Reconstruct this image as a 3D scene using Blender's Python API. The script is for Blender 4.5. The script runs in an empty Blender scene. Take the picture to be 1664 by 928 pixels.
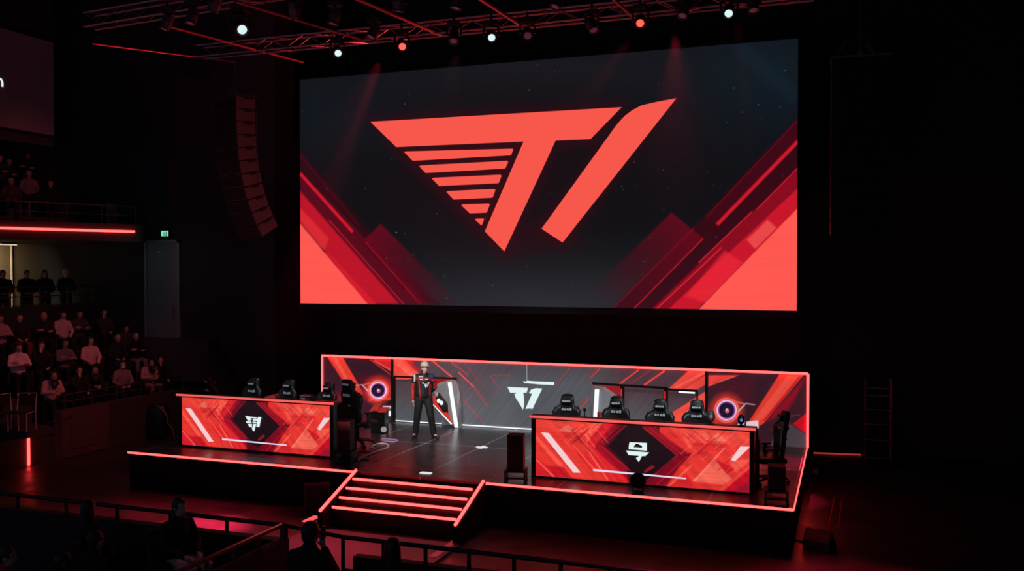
import bpy, bmesh, math, random
import numpy as np
from mathutils import Vector, Matrix
random.seed(7)
R = math.radians
SC = bpy.context.scene
COL = SC.collection
# ------------------------------------------------------------------ camera
F = 1484.0; YAW = R(20.1); PITCH = math.atan(26/1484); CH = 4.65
cam_d = bpy.data.cameras.new('camera'); cam = bpy.data.objects.new('camera', cam_d); COL.objects.link(cam)
cam_d.sensor_width = 36; cam_d.lens = F/1664*36; cam_d.clip_end = 200
cam.location = (0, 0, CH); cam.rotation_euler = (math.pi/2-PITCH, 0, YAW)
SC.camera = cam
# ------------------------------------------------------------------ world, exposure
w = bpy.data.worlds.new('world'); SC.world = w; w.use_nodes = True
w.node_tree.nodes['Background'].inputs[0].default_value = (.55, .6, 1, 1)
w.node_tree.nodes['Background'].inputs[1].default_value = .085
SC.view_settings.view_transform = 'Standard'; SC.view_settings.look = 'None'
SC.view_settings.exposure = 0; SC.view_settings.gamma = 1; SC.view_settings.use_curve_mapping = False
# ------------------------------------------------------------------ lamps of the hall, plus added spots
def spot(name, loc, tgt, power, colr, size=30, blend=.5, rad=.08):
    d = bpy.data.lights.new(name, 'SPOT'); d.energy = power; d.color = colr; d.spot_size = R(size); d.spot_blend = blend; d.shadow_soft_size = rad
    o = bpy.data.objects.new(name, d); COL.objects.link(o); o.location = loc
    o.rotation_euler = (Vector(tgt)-Vector(loc)).to_track_quat('-Z', 'Y').to_euler(); return o
WHT = (.9, .97, 1)
RED = (1, .03, .11)
spot('front_key_spot', (-4, 5.5, 10.5), (-8.9, 19.0, 1.7), 5200, (1, .96, .92), 14, .6, .1)
spot('front_key_spot', (-9, 7.0, 10.5), (-7.2, 19.8, 1.2), 2600, WHT, 24, .8, .1)
spot('front_key_spot', (2, 8.0, 10.5), (-4.5, 19.3, 1.3), 1900, WHT, 22, .8, .1)
spot('front_key_spot', (-6, 3.0, 6.8), (-8.9, 19.0, 2.3), 3200, (1, .93, .86), 7, .8, .1)  # low spot added out of view to brighten the man's face
spot('front_key_spot', (-10, 7.0, 9.5), (-11.8, 17.7, 1.9), 1800, WHT, 16, .8, .1)  # this and the next: added out of view to brighten the desk chairs
spot('front_key_spot', (0, 7.0, 9.5), (-3.6, 17.6, 1.9), 1800, WHT, 16, .8, .1)
spot('stage_spot', (-7.0, 17.2, 9.0), (-7.6, 17.6, .8), 380, WHT, 26, .8)
spot('stage_spot', (-10.8, 17.2, 9.0), (-12.2, 17.4, .8), 500, WHT, 26, .8)
spot('stage_spot', (-2.1, 17.0, 9.0), (-3.0, 17.4, .8), 380, WHT, 28, .8)
spot('red_spot', (-9.13, 17.0, 9.0), (-10.9, 13.4, 0), 60000, RED, 12, 1)
spot('red_spot', (-9.13, 17.0, 9.0), (-12.0, 12.6, 0), 5000, RED, 36, 1)
spot('red_spot', (-3.84, 17.0, 9.0), (-8.9, 12.2, 0), 6500, RED, 22, 1)
spot('red_spot', (-3.0, 17.0, 9.0), (-2.2, 11.2, 0), 14000, RED, 26, 1)
spot('red_spot', (-3.0, 16.8, 9.0), (.1, 13.9, 0), 4200, RED, 22, 1)
spot('red_spot', (-12.4, 16.0, 9.0), (-18.8, 18.6, 2.0), 620, (1, .2, .2), 44, .9)
spot('red_spot', (-12.4, 16.0, 9.0), (-22.6, 19.8, 7.2), 380, (1, .2, .2), 24, .9)  # added spot that makes the upper balcony audience visible
spot('red_spot', (-1.8, 16.3, 9.0), (-1.25, 18.9, .8), 13000, RED, 12, 1)  # added spot standing in for the red reflected in the stage floor
spot('red_spot', (-7.4, 17.0, 9.0), (-7.4, 12.2, 0), 900, (1, .25, .32), 44, 1)
spot('red_spot', (-10.8, 17.0, 9.0), (-10.2, 17.9, .8), 900, RED, 22, 1)
spot('red_spot', (-9.0, 14.9, 1.0), (-9.5, 17.6, 9.9), 700, (1, .12, .14), 100, .8)  # added uplight that reddens the truss and its bars
# ------------------------------------------------------------------ pixel <-> place on a known plane
cy, sy, cp, sp = math.cos(YAW), math.sin(YAW), math.cos(PITCH), math.sin(PITCH)
FW = np.array([-sy*cp, cy*cp, -sp]); RT = np.array([cy, sy, 0.]); UP = np.cross(RT, FW); CC = np.array([0, 0, CH])
def ray(x, y): return FW+RT*(x-832)/F-UP*(y-464)/F
def onz(x, y, z): d = ray(x, y); return CC+d*(z-CH)/d[2]
def ony(x, y, Y): d = ray(x, y); return CC+d*Y/d[1]
def onx(x, y, X): d = ray(x, y); return CC+d*X/d[0]
def proj(P):
    v = np.asarray(P)-CC; dd = v@FW
    return np.stack([832+F*(v@RT)/dd, 464-F*(v@UP)/dd], -1)

# ------------------------------------------------------------------ materials
def lin(c):
    c = np.asarray(c, float)/255.; return np.where(c <= .04045, c/12.92, ((c+.055)/1.055)**2.4)
MATS = {}
def mat(name, rgb, rough=.6, metal=0., emis=None, est=1., noise=.15, scale=12, bump=0., spec=.5, coat=0.):
    if name in MATS: return MATS[name]
    m = bpy.data.materials.new(name); m.use_nodes = True; nt = m.node_tree; b = nt.nodes['Principled BSDF']
    b.inputs['Roughness'].default_value = rough; b.inputs['Metallic'].default_value = metal
    b.inputs['Specular IOR Level'].default_value = spec; b.inputs['Coat Weight'].default_value = coat
    tc = nt.nodes.new('ShaderNodeTexCoord'); nz = nt.nodes.new('ShaderNodeTexNoise'); nz.inputs['Scale'].default_value = scale; nz.inputs['Detail'].default_value = 4
    nt.links.new(tc.outputs['Object'], nz.inputs['Vector'])
    mx = nt.nodes.new('ShaderNodeMix'); mx.data_type = 'RGBA'
    mx.inputs[6].default_value = tuple(max(0, c*(1-noise)) for c in rgb)+(1,); mx.inputs[7].default_value = tuple(c*(1+noise) for c in rgb)+(1,)
    nt.links.new(nz.outputs['Fac'], mx.inputs[0]); nt.links.new(mx.outputs[2], b.inputs['Base Color'])
    if bump:
        bp = nt.nodes.new('ShaderNodeBump'); bp.inputs['Strength'].default_value = bump; bp.inputs['Distance'].default_value = .02
        nt.links.new(nz.outputs['Fac'], bp.inputs['Height']); nt.links.new(bp.outputs['Normal'], b.inputs['Normal'])
    if emis is not None:
        b.inputs['Emission Color'].default_value = tuple(emis)+(1,); b.inputs['Emission Strength'].default_value = est
    MATS[name] = m; return m
def led(name, rgb, st=1.):
    if name in MATS: return MATS[name]
    m = bpy.data.materials.new(name); m.use_nodes = True; nt = m.node_tree; nt.nodes.clear()
    e = nt.nodes.new('ShaderNodeEmission'); e.inputs[0].default_value = tuple(rgb)+(1,); e.inputs[1].default_value = st
    o = nt.nodes.new('ShaderNodeOutputMaterial'); nt.links.new(e.outputs[0], o.inputs[0]); MATS[name] = m; return m
def vcol(name, emit, base, rough=.5):
    """surface that takes its colour from the mesh's colour attribute"""
    m = bpy.data.materials.new(name); m.use_nodes = True; nt = m.node_tree; b = nt.nodes['Principled BSDF']
    a = nt.nodes.new('ShaderNodeAttribute'); a.attribute_name = 'Col'
    b.inputs['Roughness'].default_value = rough
    if base:
        g = nt.nodes.new('ShaderNodeMix'); g.data_type = 'RGBA'; g.blend_type = 'MULTIPLY'; g.inputs[0].default_value = 1
        g.inputs[7].default_value = (base, base, base, 1); nt.links.new(a.outputs['Color'], g.inputs[6]); nt.links.new(g.outputs[2], b.inputs['Base Color'])
    else: b.inputs['Base Color'].default_value = (.004, .004, .004, 1)
    if emit:
        nt.links.new(a.outputs['Color'], b.inputs['Emission Color']); b.inputs['Emission Strength'].default_value = emit
    return m
M = dict(
    wall=mat('black_wall', (.036, .034, .042), .9), drape=mat('black_drape', (.010, .009, .011), .95),
    concrete=mat('dark_concrete', (.05, .04, .042), .8), brown=mat('brown_wall', (.16, .12, .08), .85),
    black=mat('black_paint', (.006, .006, .006), .6), gloss=mat('black_gloss', (.008, .008, .009), .3),
    skirt=mat('black_skirt', (.004, .003, .003), .8, spec=.2), leather=mat('black_leather', (.012, .012, .013), .38, noise=.3, scale=40),
    greyl=mat('grey_leather', (.09, .09, .1), .45), metal=mat('dark_metal', (.05, .05, .055), .4, .8), steel=mat('steel', (.4, .4, .42), .35, .9),
    alu=mat('black_alu', (.10, .09, .09), .45, .7), plastic=mat('black_plastic', (.02, .02, .022), .45), grille=mat('speaker_grille', (.006, .006, .007), .8, bump=.3, scale=300),
    cab=mat('speaker_cabinet', (.045, .032, .034), .6), white=mat('white_print', (.75, .77, .78), .5), redp=mat('red_trim', (.6, .02, .02), .45),
    silver=mat('silver_panel', (.34, .35, .36), .42, .2, bump=.1, scale=3), silver2=mat('silver_panel_pale', (.42, .43, .44), .45, .1),
    skin=mat('skin', (.55, .33, .25), .55), skin2=mat('skin_deep', (.42, .24, .18), .55), hair=mat('black_hair', (.012, .009, .008), .5), door=mat('door_paint', (.16, .2, .22), .6),
    cream=mat('cream_cloth', (.62, .52, .42), .8), denim=mat('dark_trousers', (.009, .0095, .0105), .8, noise=.5, scale=30), cable=mat('white_cable', (.75, .75, .8), .5),
    seat=mat('seat_fabric', (.02, .012, .014), .9),
)
STRIP = led('led_strip_red', (7., .27, .25)); STRIPW = led('led_strip_white', (1.0, 1.05, 1.1)); STRIPD = led('led_strip_dim', (1.2, .12, .12))
WPIX = led('screen_white', tuple(lin((226, 244, 244)))); CORAL = led('screen_coral', tuple(lin((248, 88, 76))))
ICE = led('screen_ice', tuple(lin((225, 220, 245))))

# ------------------------------------------------------------------ mesh builder
class MB:
    def __init__(s): s.v = []; s.f = []; s.m = []
    def add(s, vs, fs, mi=0):
        n = len(s.v); s.v += [tuple(map(float, v)) for v in vs]; s.f += [tuple(i+n for i in f) for f in fs]; s.m += [mi]*len(fs); return s
    def box(s, a, b, mi=0, X=None):
        (x0, y0, z0), (x1, y1, z1) = a, b
        vs = [(x0,y0,z0),(x1,y0,z0),(x1,y1,z0),(x0,y1,z0),(x0,y0,z1),(x1,y0,z1),(x1,y1,z1),(x0,y1,z1)]
        if X is not None: vs = [tuple(X@Vector(v)) for v in vs]
        return s.add(vs, [(0,3,2,1),(4,5,6,7),(0,1,5,4),(1,2,6,5),(2,3,7,6),(3,0,4,7)], mi)
    def tube(s, pts, r, n=8, mi=0, closed=False, X=None):
        pts = [Vector(p) for p in pts]
        if X is not None: pts = [X@p for p in pts]
        rr = r if hasattr(r, '__len__') else [r]*len(pts); N = len(pts); vs = []; prev = None
        for i, p in enumerate(pts):
            if closed: t = pts[(i+1) % N]-pts[i-1]
            else: t = pts[min(i+1, N-1)]-pts[max(i-1, 0)]
            t.normalize()
            if prev is None: u = t.orthogonal().normalized()
            else:
                u = prev-t*prev.dot(t); u = u.normalized() if u.length > 1e-6 else t.orthogonal().normalized()
            prev = u; v = t.cross(u)
            vs += [p+(u*math.cos(a)+v*math.sin(a))*rr[i] for a in [2*math.pi*k/n for k in range(n)]]
        fs = []
        for i in range(N if closed else N-1):
            j = (i+1) % N
            fs += [(i*n+k, i*n+(k+1) % n, j*n+(k+1) % n, j*n+k) for k in range(n)]
        if not closed: fs += [tuple(range(n-1, -1, -1)), tuple((N-1)*n+k for k in range(n))]
        return s.add(vs, fs, mi)
    def lathe(s, prof, n=20, mi=0, X=None):
        vs = []
        for r_, z in prof: vs += [Vector((max(r_, 1e-4)*math.cos(2*math.pi*k/n), max(r_, 1e-4)*math.sin(2*math.pi*k/n), z)) for k in range(n)]
        if X is not None: vs = [X@v for v in vs]
        fs = []
        for i in range(len(prof)-1): fs += [(i*n+k, i*n+(k+1) % n, (i+1)*n+(k+1) % n, (i+1)*n+k) for k in range(n)]
        fs += [tuple(range(n-1, -1, -1)), tuple((len(prof)-1)*n+k for k in range(n))]
        return s.add(vs, fs, mi)
    def prism(s, pts, off, mi=0, X=None):
        """polygon of 3D points thickened along off"""
        n = len(pts); a = [Vector(p) for p in pts]; b = [p+Vector(off) for p in a]; vs = a+b
        if X is not None: vs = [X@v for v in vs]
        return s.add(vs, [tuple(range(n)), tuple(range(2*n-1, n-1, -1))]+[(i, i+n, (i+1) % n+n, (i+1) % n) for i in range(n)], mi)
    def ell(s, c, rad, mi=0, n=16, X=None):
        vs = []; m_ = n//2
        for i in range(m_+1):
            ph = math.pi*i/m_
            vs += [Vector((c[0]+rad[0]*math.sin(ph)*math.cos(2*math.pi*k/n), c[1]+rad[1]*math.sin(ph)*math.sin(2*math.pi*k/n), c[2]+rad[2]*math.cos(ph))) for k in range(n)]
        if X is not None: vs = [X@v for v in vs]
        return s.add(vs, [(i*n+k, (i+1)*n+k, (i+1)*n+(k+1) % n, i*n+(k+1) % n) for i in range(m_) for k in range(n)], mi)
    def build(s, name, m, parent=None, bevel=0., smooth=False, subd=0):
        me = bpy.data.meshes.new(name); me.from_pydata(s.v, [], s.f)
        for q in (m if isinstance(m, (list, tuple)) else [m]): me.materials.append(q)
        me.polygons.foreach_set('material_index', s.m)
        bm = bmesh.new(); bm.from_mesh(me); bmesh.ops.recalc_face_normals(bm, faces=bm.faces)
        if bevel: bmesh.ops.bevel(bm, geom=[e for e in bm.edges if len(e.link_faces) == 2 and e.calc_face_angle(0) > .6], offset=bevel, segments=2, affect='EDGES', profile=.6)
        bm.to_mesh(me); bm.free()
        if smooth:
            me.polygons.foreach_set('use_smooth', [True]*len(me.polygons))
        o = bpy.data.objects.new(name, me); COL.objects.link(o)
        if subd: md = o.modifiers.new('s', 'SUBSURF'); md.levels = md.render_levels = subd
        if parent is not None: o.parent = parent
        return o
def tag(o, label=None, cat=None, group=None, kind=None):
    if label: o['label'] = label
    if cat: o['category'] = cat
    if group: o['group'] = group
    if kind: o['kind'] = kind
    return o
def empty(name, loc, rz=0., label=None, cat=None, group=None):
    o = bpy.data.objects.new(name, None); COL.objects.link(o); o.location = tuple(map(float, loc)); o.rotation_euler = (0, 0, rz); o.empty_display_size = .1
    return tag(o, label, cat, group)
def kids(o): return [c for c in bpy.data.objects if c.parent is o]
TREE = {}
def remember(o): TREE[o.name] = [(c, [g for g in kids(c)]) for c in kids(o)]; return o
def copy_tree(o, loc, rz, label, group=None):
    c = o.copy(); COL.objects.link(c); c.location = tuple(map(float, loc)); c.rotation_euler = (0, 0, rz); c['label'] = label
    if group: c['group'] = group
    for ch, gr in TREE[o.name]:
        k = ch.copy(); COL.objects.link(k); k.parent = c
        for g in gr: q = g.copy(); COL.objects.link(q); q.parent = k
    return c
def children_named(o, nm): return [c for c in bpy.data.objects if c.parent is o and c.name.split('.')[0] == nm]
def struct(o): o['kind'] = 'structure'; return o

# ------------------------------------------------------------------ painting on a grid of LED cells
class Paint:
    def __init__(s, P, base):
        s.P = P; s.c = np.tile(np.asarray(base, float), (len(P), 1))
    def _mix(s, col, a): s.c += (np.asarray(col, float)-s.c)*a[:, None]
    def cover(s, pts, f):
        pts = np.asarray(pts, float); x, y = s.P[:, 0], s.P[:, 1]; n = len(pts)
        mnx, mny = pts.min(0)-f-1; mxx, mxy = pts.max(0)+f+1
        sel = np.where((x > mnx) & (x < mxx) & (y > mny) & (y < mxy))[0]; out = np.zeros(len(x))
        if not len(sel): return out
        X, Yy = x[sel], y[sel]; d = np.full(len(sel), 1e9); ins = np.zeros(len(sel), bool)
        for i in range(n):
            ax, ay = pts[i]; bx, by = pts[(i+1) % n]; ex, ey = bx-ax, by-ay; L = ex*ex+ey*ey+1e-9
            t = np.clip(((X-ax)*ex+(Yy-ay)*ey)/L, 0, 1); d = np.minimum(d, np.hypot(X-ax-t*ex, Yy-ay-t*ey))
            if ay != by:
                c = ((ay > Yy) != (by > Yy)) & (X < (bx-ax)*(Yy-ay)/(by-ay)+ax); ins ^= c
        sd = np.where(ins, -d, d); out[sel] = np.clip(.5-sd/f, 0, 1); return out
    def poly(s, pts, col, a=1., f=1., grad=None):
        cv = s.cover(pts, f)*a
        if grad:
            (x0, y0), (x1, y1) = grad; dx, dy = x1-x0, y1-y0
            t = ((s.P[:, 0]-x0)*dx+(s.P[:, 1]-y0)*dy)/(dx*dx+dy*dy); cv = cv*np.clip(1-t, 0, 1)
        s._mix(col, cv)
    def line(s, p, q, wd, col, a=1., f=1.2, grad=None):
        p = np.asarray(p, float); q = np.asarray(q, float); t = q-p; t /= np.hypot(*t)+1e-9; n = np.array([-t[1], t[0]])*wd/2
        s.poly([p+n, q+n, q-n, p-n], col, a, f, grad)
    def ring(s, c, r, wd, col, a=1., f=1.2, asp=1.):
        d = np.hypot((s.P[:, 0]-c[0]), (s.P[:, 1]-c[1])*asp); s._mix(col, np.clip(.5-(np.abs(d-r)-wd/2)/f, 0, 1)*a)
    def disc(s, c, r, col, a=1., f=1.2):
        d = np.hypot(s.P[:, 0]-c[0], s.P[:, 1]-c[1]); s._mix(col, np.clip(.5-(d-r)/f, 0, 1)*a)
    def streaks(s, ang, L, W, amt, seed=0):
        """long thin brightness streaks along a direction, multiplied into what is there"""
        rs = np.random.RandomState(seed); c, q = math.cos(ang), math.sin(ang)
        u = (s.P[:, 0]*c+s.P[:, 1]*q)/L; v = (-s.P[:, 0]*q+s.P[:, 1]*c)/W; T = rs.rand(64, 256)
        ui, vi = np.floor(u).astype(int), np.floor(v).astype(int); fu, fv = u-ui, v-vi; fu = fu*fu*(3-2*fu); fv = fv*fv*(3-2*fv)
        g = lambda a, b: T[a % 64, b % 256]
        n = (g(ui, vi)*(1-fu)+g(ui+1, vi)*fu)*(1-fv)+(g(ui, vi+1)*(1-fu)+g(ui+1, vi+1)*fu)*fv
        s.c = s.c*(1+amt*(n-.5)[:, None]*2)
def grid_panel(name, x0, x1, z0, z1, Y, nx, nz, paint, material, parent=None, px=None, back=.06):
    """a flat LED face in the plane y=Y (nx by nz cells) on a thin black cabinet; paint(P) gives sRGB colours"""
    xs = np.linspace(x0, x1, nx); zs = np.linspace(z0, z1, nz); X, Z = np.meshgrid(xs, zs); V = np.stack([X.ravel(), np.full(X.size, Y), Z.ravel()], 1)
    P = proj(V) if px is None else px(V)
    colr = lin(np.clip(paint(P), 0, 255))
    i = np.arange(nx-1)[None, :]+np.arange(nz-1)[:, None]*nx; i = i.ravel(); Q = np.stack([i, i+1, i+1+nx, i+nx], 1)
    b = [(x0, Y+back, z0), (x1, Y+back, z0), (x1, Y+back, z1), (x0, Y+back, z1)]; n0 = len(V); V2 = np.vstack([V, b])
    c0, c1, c2, c3 = 0, nx-1, nx*nz-1, nx*(nz-1)
    extra = [(n0+1, n0, n0+3, n0+2), (c0, n0, n0+1, c1), (c1, n0+1, n0+2, c2), (c2, n0+2, n0+3, c3), (c3, n0+3, n0, c0)]
    me = bpy.data.meshes.new(name); me.from_pydata(V2.tolist(), [], Q.tolist()+extra)
    at = me.color_attributes.new('Col', 'FLOAT_COLOR', 'POINT'); cc = np.zeros((len(V2), 4)); cc[:, 3] = 1; cc[:n0, :3] = colr
    at.data.foreach_set('color', cc.ravel()); me.materials.append(material); me.materials.append(M['black'])
    me.polygons.foreach_set('material_index', [0]*len(Q)+[1]*5)
    o = bpy.data.objects.new(name, me); COL.objects.link(o)
    if parent is not None: o.parent = parent
    return o
def decal(name, polys, Y, m, parent, th=.006, pos=None):
    """flat pixel shapes on a screen: polygons given as image points on plane y=Y"""
    mb = MB()
    for p in polys:
        pts = [ony(x, y, Y) for x, y in p] if pos is None else [pos(x, y) for x, y in p]
        mb.prism(pts, (0, -th, 0))
    return mb.build(name, m, parent)
Z = lambda ox, oy, s: (lambda L: [(ox+x/s, oy+y/s) for x, y in L])

# ================================================================== THE HALL
SZ = .8                                    # stage height
def slab(name, a, b, m, **k): return MB().box(a, b).build(name, m, **k)
# ground floor: dark sealed floor with panel joints
def floor_mat(name, base, seam, sx, sy, ox, oy, rough, wdt, rn=.12, spec=.5):
    m = bpy.data.materials.new(name); m.use_nodes = True; nt = m.node_tree; b = nt.nodes['Principled BSDF']; N = nt.nodes.new; L = nt.links.new
    tc = N('ShaderNodeTexCoord'); sep = N('ShaderNodeSeparateXYZ'); L(tc.outputs['Object'], sep.inputs[0])
    def ln(out, s_, o_):
        a = N('ShaderNodeMath'); a.operation = 'SUBTRACT'; L(out, a.inputs[0]); a.inputs[1].default_value = o_-s_/2
        q = N('ShaderNodeMath'); q.operation = 'PINGPONG'; L(a.outputs[0], q.inputs[0]); q.inputs[1].default_value = s_/2
        g = N('ShaderNodeMath'); g.operation = 'GREATER_THAN'; L(q.outputs[0], g.inputs[0]); g.inputs[1].default_value = s_/2-wdt; return g.outputs[0]
    mx = N('ShaderNodeMath'); mx.operation = 'MAXIMUM'; L(ln(sep.outputs[0], sx, ox), mx.inputs[0]); L(ln(sep.outputs[1], sy, oy), mx.inputs[1])
    nz = N('ShaderNodeTexNoise'); nz.inputs['Scale'].default_value = 2.2; nz.inputs['Detail'].default_value = 8; L(tc.outputs['Object'], nz.inputs['Vector'])
    c = N('ShaderNodeMix'); c.data_type = 'RGBA'; c.inputs[6].default_value = tuple(x*.6 for x in base)+(1,); c.inputs[7].default_value = tuple(x*1.5 for x in base)+(1,); L(nz.outputs['Fac'], c.inputs[0])
    c2 = N('ShaderNodeMix'); c2.data_type = 'RGBA'; L(mx.outputs[0], c2.inputs[0]); L(c.outputs[2], c2.inputs[6]); c2.inputs[7].default_value = tuple(seam)+(1,)
    L(c2.outputs[2], b.inputs['Base Color'])
    r = N('ShaderNodeMapRange'); r.inputs[1].default_value = .3; r.inputs[2].default_value = .7; r.inputs[3].default_value = rough-rn/2; r.inputs[4].default_value = rough+rn/2
    L(nz.outputs['Fac'], r.inputs[0]); L(r.outputs[0], b.inputs['Roughness']); b.inputs['Specular IOR Level'].default_value = spec
    return m
GROUND = floor_mat('hall_floor', (.035, .024, .026), (.06, .045, .045), 3.1, 3.1, -1.2, 11.5, .42, .012, .2)
DECK = floor_mat('stage_deck', (.026, .027, .029), (.55, .55, .55), 1.32, 2.4, -7.42, 18.3, .30, .009, .1, .75)
struct(slab('floor', (-27, -3, -.2), (9, 25, 0), GROUND))
struct(slab('wall_back', (-15.2, 24.6, 0), (9, 24.9, 13), M['wall']))
struct(slab('wall_right', (5.6, 2, 0), (5.9, 24.6, 13), M['wall']))
struct(slab('ceiling', (-27, 2, 13), (9, 25, 13.2), M['wall']))
struct(slab('wall_left', (-27, 22.0, 0), (-15.2, 22.3, 13), M['wall']))
struct(slab('wall_side', (-15.5, 22.3, 0), (-15.2, 24.6, 13), M['wall']))
# tiers of the left stand
for i, (xa, z) in enumerate([(-18.15, .8), (-19.15, 1.45), (-20.05, 2.15)]):
    struct(slab('tiered_floor', (xa-1.0 if i < 2 else -21.6, 16.35 if i == 0 else 13, 0), (xa-.02, 21.6 if i else 22.0, z), M['concrete']))
struct(slab('tiered_floor', (-27, 11.5, 0), (-21.62, 22.0, 2.95), M['concrete']))
struct(slab('walkway_floor', (-21.6, 21.6, 1.4), (-17.2, 22.0, 2.62), M['wall']))
for k in range(5): struct(slab('stair_floor', (-17.2+k*.3, 21.6, 0), (-16.9+k*.3, 22.0, 2.3-k*.45), M['wall']))
struct(slab('wall_stand_front', (-18.15, 17.05, 0), (-18.0, 22.0, 1.2), M['concrete']))
struct(MB().box((-18.0, 17.12, .02), (-17.97, 18.62, 1.18)).box((-17.97, 17.4, .2), (-17.955, 18.35, 1.0)).build('trim_1', mat('panel_red_grey', (.10, .06, .065), .7)))
struct(slab('wall_under_balcony', (-24.3, 11.5, 2.95), (-24.0, 22.0, 5.45), M['brown']))
struct(MB().tube([(-23.95, 20.95, 2.95), (-23.95, 20.95, 5.45)], .035).build('trim_2', M['cream']))
# upper balcony: slab along the slanted edge
BA, BB = Vector((-22.0, 15.87, 0)), Vector((-18.68, 22.0, 0))
def prism_z(name, pts, z0, z1, m): return MB().prism([(p[0], p[1], z0) for p in pts], (0, 0, z1-z0)).build(name, m)
struct(prism_z('balcony_floor', [(-27, 14), (-22.95, 14), BA, (-19.15, 21.13), (-19.75, 22), (-27, 22)], 5.45, 5.95, M['concrete']))
struct(prism_z('balcony_floor', [(-27, 14), (-24.3, 14), (-21.9, 19.4), (-20.9, 22), (-27, 22)], 5.95, 6.15, M['concrete']))
struct(prism_z('balcony_floor', [(-27, 16), (-24.6, 16), (-23.0, 19.4), (-22.3, 22), (-27, 22)], 6.15, 6.7, M['concrete']))
struct(slab('wall_balcony', (-26.9, 12, 6.0), (-26.6, 22, 13), M['wall']))

# door and its frame, exit sign
d0 = ony(239, 392, 22.0); d1 = ony(294, 545, 22.0)
do = struct(MB().box((d0[0]+.06, 21.93, 2.62), (d1[0]-.05, 21.99, d0[2]-.05)).build('door_1', M['door'], bevel=.01))
MB().tube([(d1[0]-.2, 21.9, 3.2), (d1[0]-.2, 21.86, 3.2), (d1[0]-.2, 21.86, 3.55), (d1[0]-.2, 21.9, 3.55)], .018).build('door_handle', M['steel'], do)
MB().box((d0[0]+.45, 21.9, d0[2]-.35), (d0[0]+.58, 21.93, d0[2]-.31)).build('door_plate', M['white'], do)
struct(MB().box((d0[0]-.03, 21.9, 2.62), (d0[0]+.05, 22.0, d0[2]+.03)).box((d1[0]-.05, 21.9, 2.62), (d1[0]+.03, 22.0, d0[2]+.03)).box((d0[0]-.03, 21.9, d0[2]-.05), (d1[0]+.03, 22.0, d0[2]+.03)).build('trim_3', mat('door_frame', (.22, .26, .28), .5)))
e0 = ony(262.5, 374.5, 21.9); e1 = ony(275, 384.5, 21.9)
ex = empty('exit_sign', ((e0[0]+e1[0])/2, 21.95, e0[2]-.2), 0, 'small green lit exit sign with running figure above the grey door', 'exit sign')
def rel(o, *pts): return [tuple(np.array(p)-np.array(o.location)) for p in pts]
a, b = rel(ex, (e0[0], 21.88, e1[2]), (e1[0], 21.99, e0[2]))
MB().box(a, b).build('housing', M['plastic'], ex, bevel=.006)
MB().box((a[0]+.015, a[1]-.008, a[2]+.015), (b[0]-.015, a[1], b[2]-.015)).build('lit_face', led('exit_green', (.16, .9, .5)), ex)
g = MB(); q = a[1]-.012
g.ell((-.01, q, b[2]-.06), (.014, .004, .014)).tube([(-.01, q, b[2]-.08), (-.02, q, b[2]-.13), (-.05, q, b[2]-.17)], .008, 6).tube([(-.02, q, b[2]-.13), (.02, q, b[2]-.15), (.02, q, b[2]-.18)], .008, 6).tube([(-.05, q, b[2]-.1), (-.01, q, b[2]-.09), (.03, q, b[2]-.11)], .007, 6)
g.box((.05, q-.003, b[2]-.18), (.08, q+.003, b[2]-.04)); g.build('running_figure', M['white'], ex)
# lamp under the balcony
lp = empty('ceiling_lamp', (-23.3, 19.95, 5.4), 0, 'short warm tube lamp under the balcony above the standing visitors', 'lamp')
MB().box((-.06, -1.0, 0), (.06, .62, .05)).build('housing', M['alu'], lp); MB().box((-.04, -.98, -.03), (.04, .6, 0)).build('tube', led('lamp_warm', (.75, .6, .42)), lp)
ld = bpy.data.lights.new('under_balcony_light', 'AREA'); ld.energy = 70; ld.color = (1, .78, .5); ld.shape = 'RECTANGLE'; ld.size = .1; ld.size_y = 1.6
lo = bpy.data.objects.new('under_balcony_light', ld); COL.objects.link(lo); lo.location = (-23.2, 19.2, 5.35); lo.rotation_euler = (0, R(58), 0)
pl = bpy.data.lights.new('door_fill_light', 'POINT'); pl.energy = 2.2; pl.color = (.5, .95, 1); pl.shadow_soft_size = .1  # added point light before the door, standing in for the sign's light
po_ = bpy.data.objects.new('door_fill_light', pl); COL.objects.link(po_); po_.location = (-18.6, 20.4, 4.9)

# balcony light line
ed = (BB-BA).normalized(); nrm = Vector((ed.y, -ed.x, 0))
def strip(name, p, q, r, m, parent=None): return MB().tube([p, q], r, 8).build(name, m, parent)
bl = strip('balcony_light_line', BA+nrm*.03+Vector((0, 0, 5.74)), BA+ed*((BB-BA).length*.83)+nrm*.03+Vector((0, 0, 5.74)), .032, STRIP)
tag(bl, 'long red neon line along the front edge of the upper left balcony', 'light strip')
# railings -----------------------------------------------------------
def railing(name, P, Q, h, npost, label, cat='railing', mids=(.5,), m=None, r=.022, base_bar=True, posts=None):
    m = m or M['alu']; P = Vector(P); Q = Vector(Q); e = empty(name, P, 0, label, cat); d = Q-P; U = Vector((0, 0, 1))
    MB().tube([U*h, d+U*h], r).build('top_rail', m, e)
    for t in mids: MB().tube([U*h*t, d+U*h*t], r*.7).build('mid_rail', m, e)
    for k in (posts or [i/(npost-1) for i in range(npost)]): MB().tube([d*k, d*k+U*h], r*.9).build('post', m, e)
    return e
railing('balcony_railing', BA+ed*.3-nrm*.1+Vector((0, 0, 5.95)), BB-ed*1.1-nrm*.1+Vector((0, 0, 5.95)), .52, 7, 'thin metal railing along the upper left balcony edge')
railing('stand_railing', (-18.08, 17.3, 1.2), (-18.08, 21.6, 1.2), .36, 6, 'low metal railing on the wall in front of the first audience row')
struct(slab('wall_terrace', (-21.78, 13.0, 2.15), (-21.64, 21.9, 3.6), M['wall']))
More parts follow.
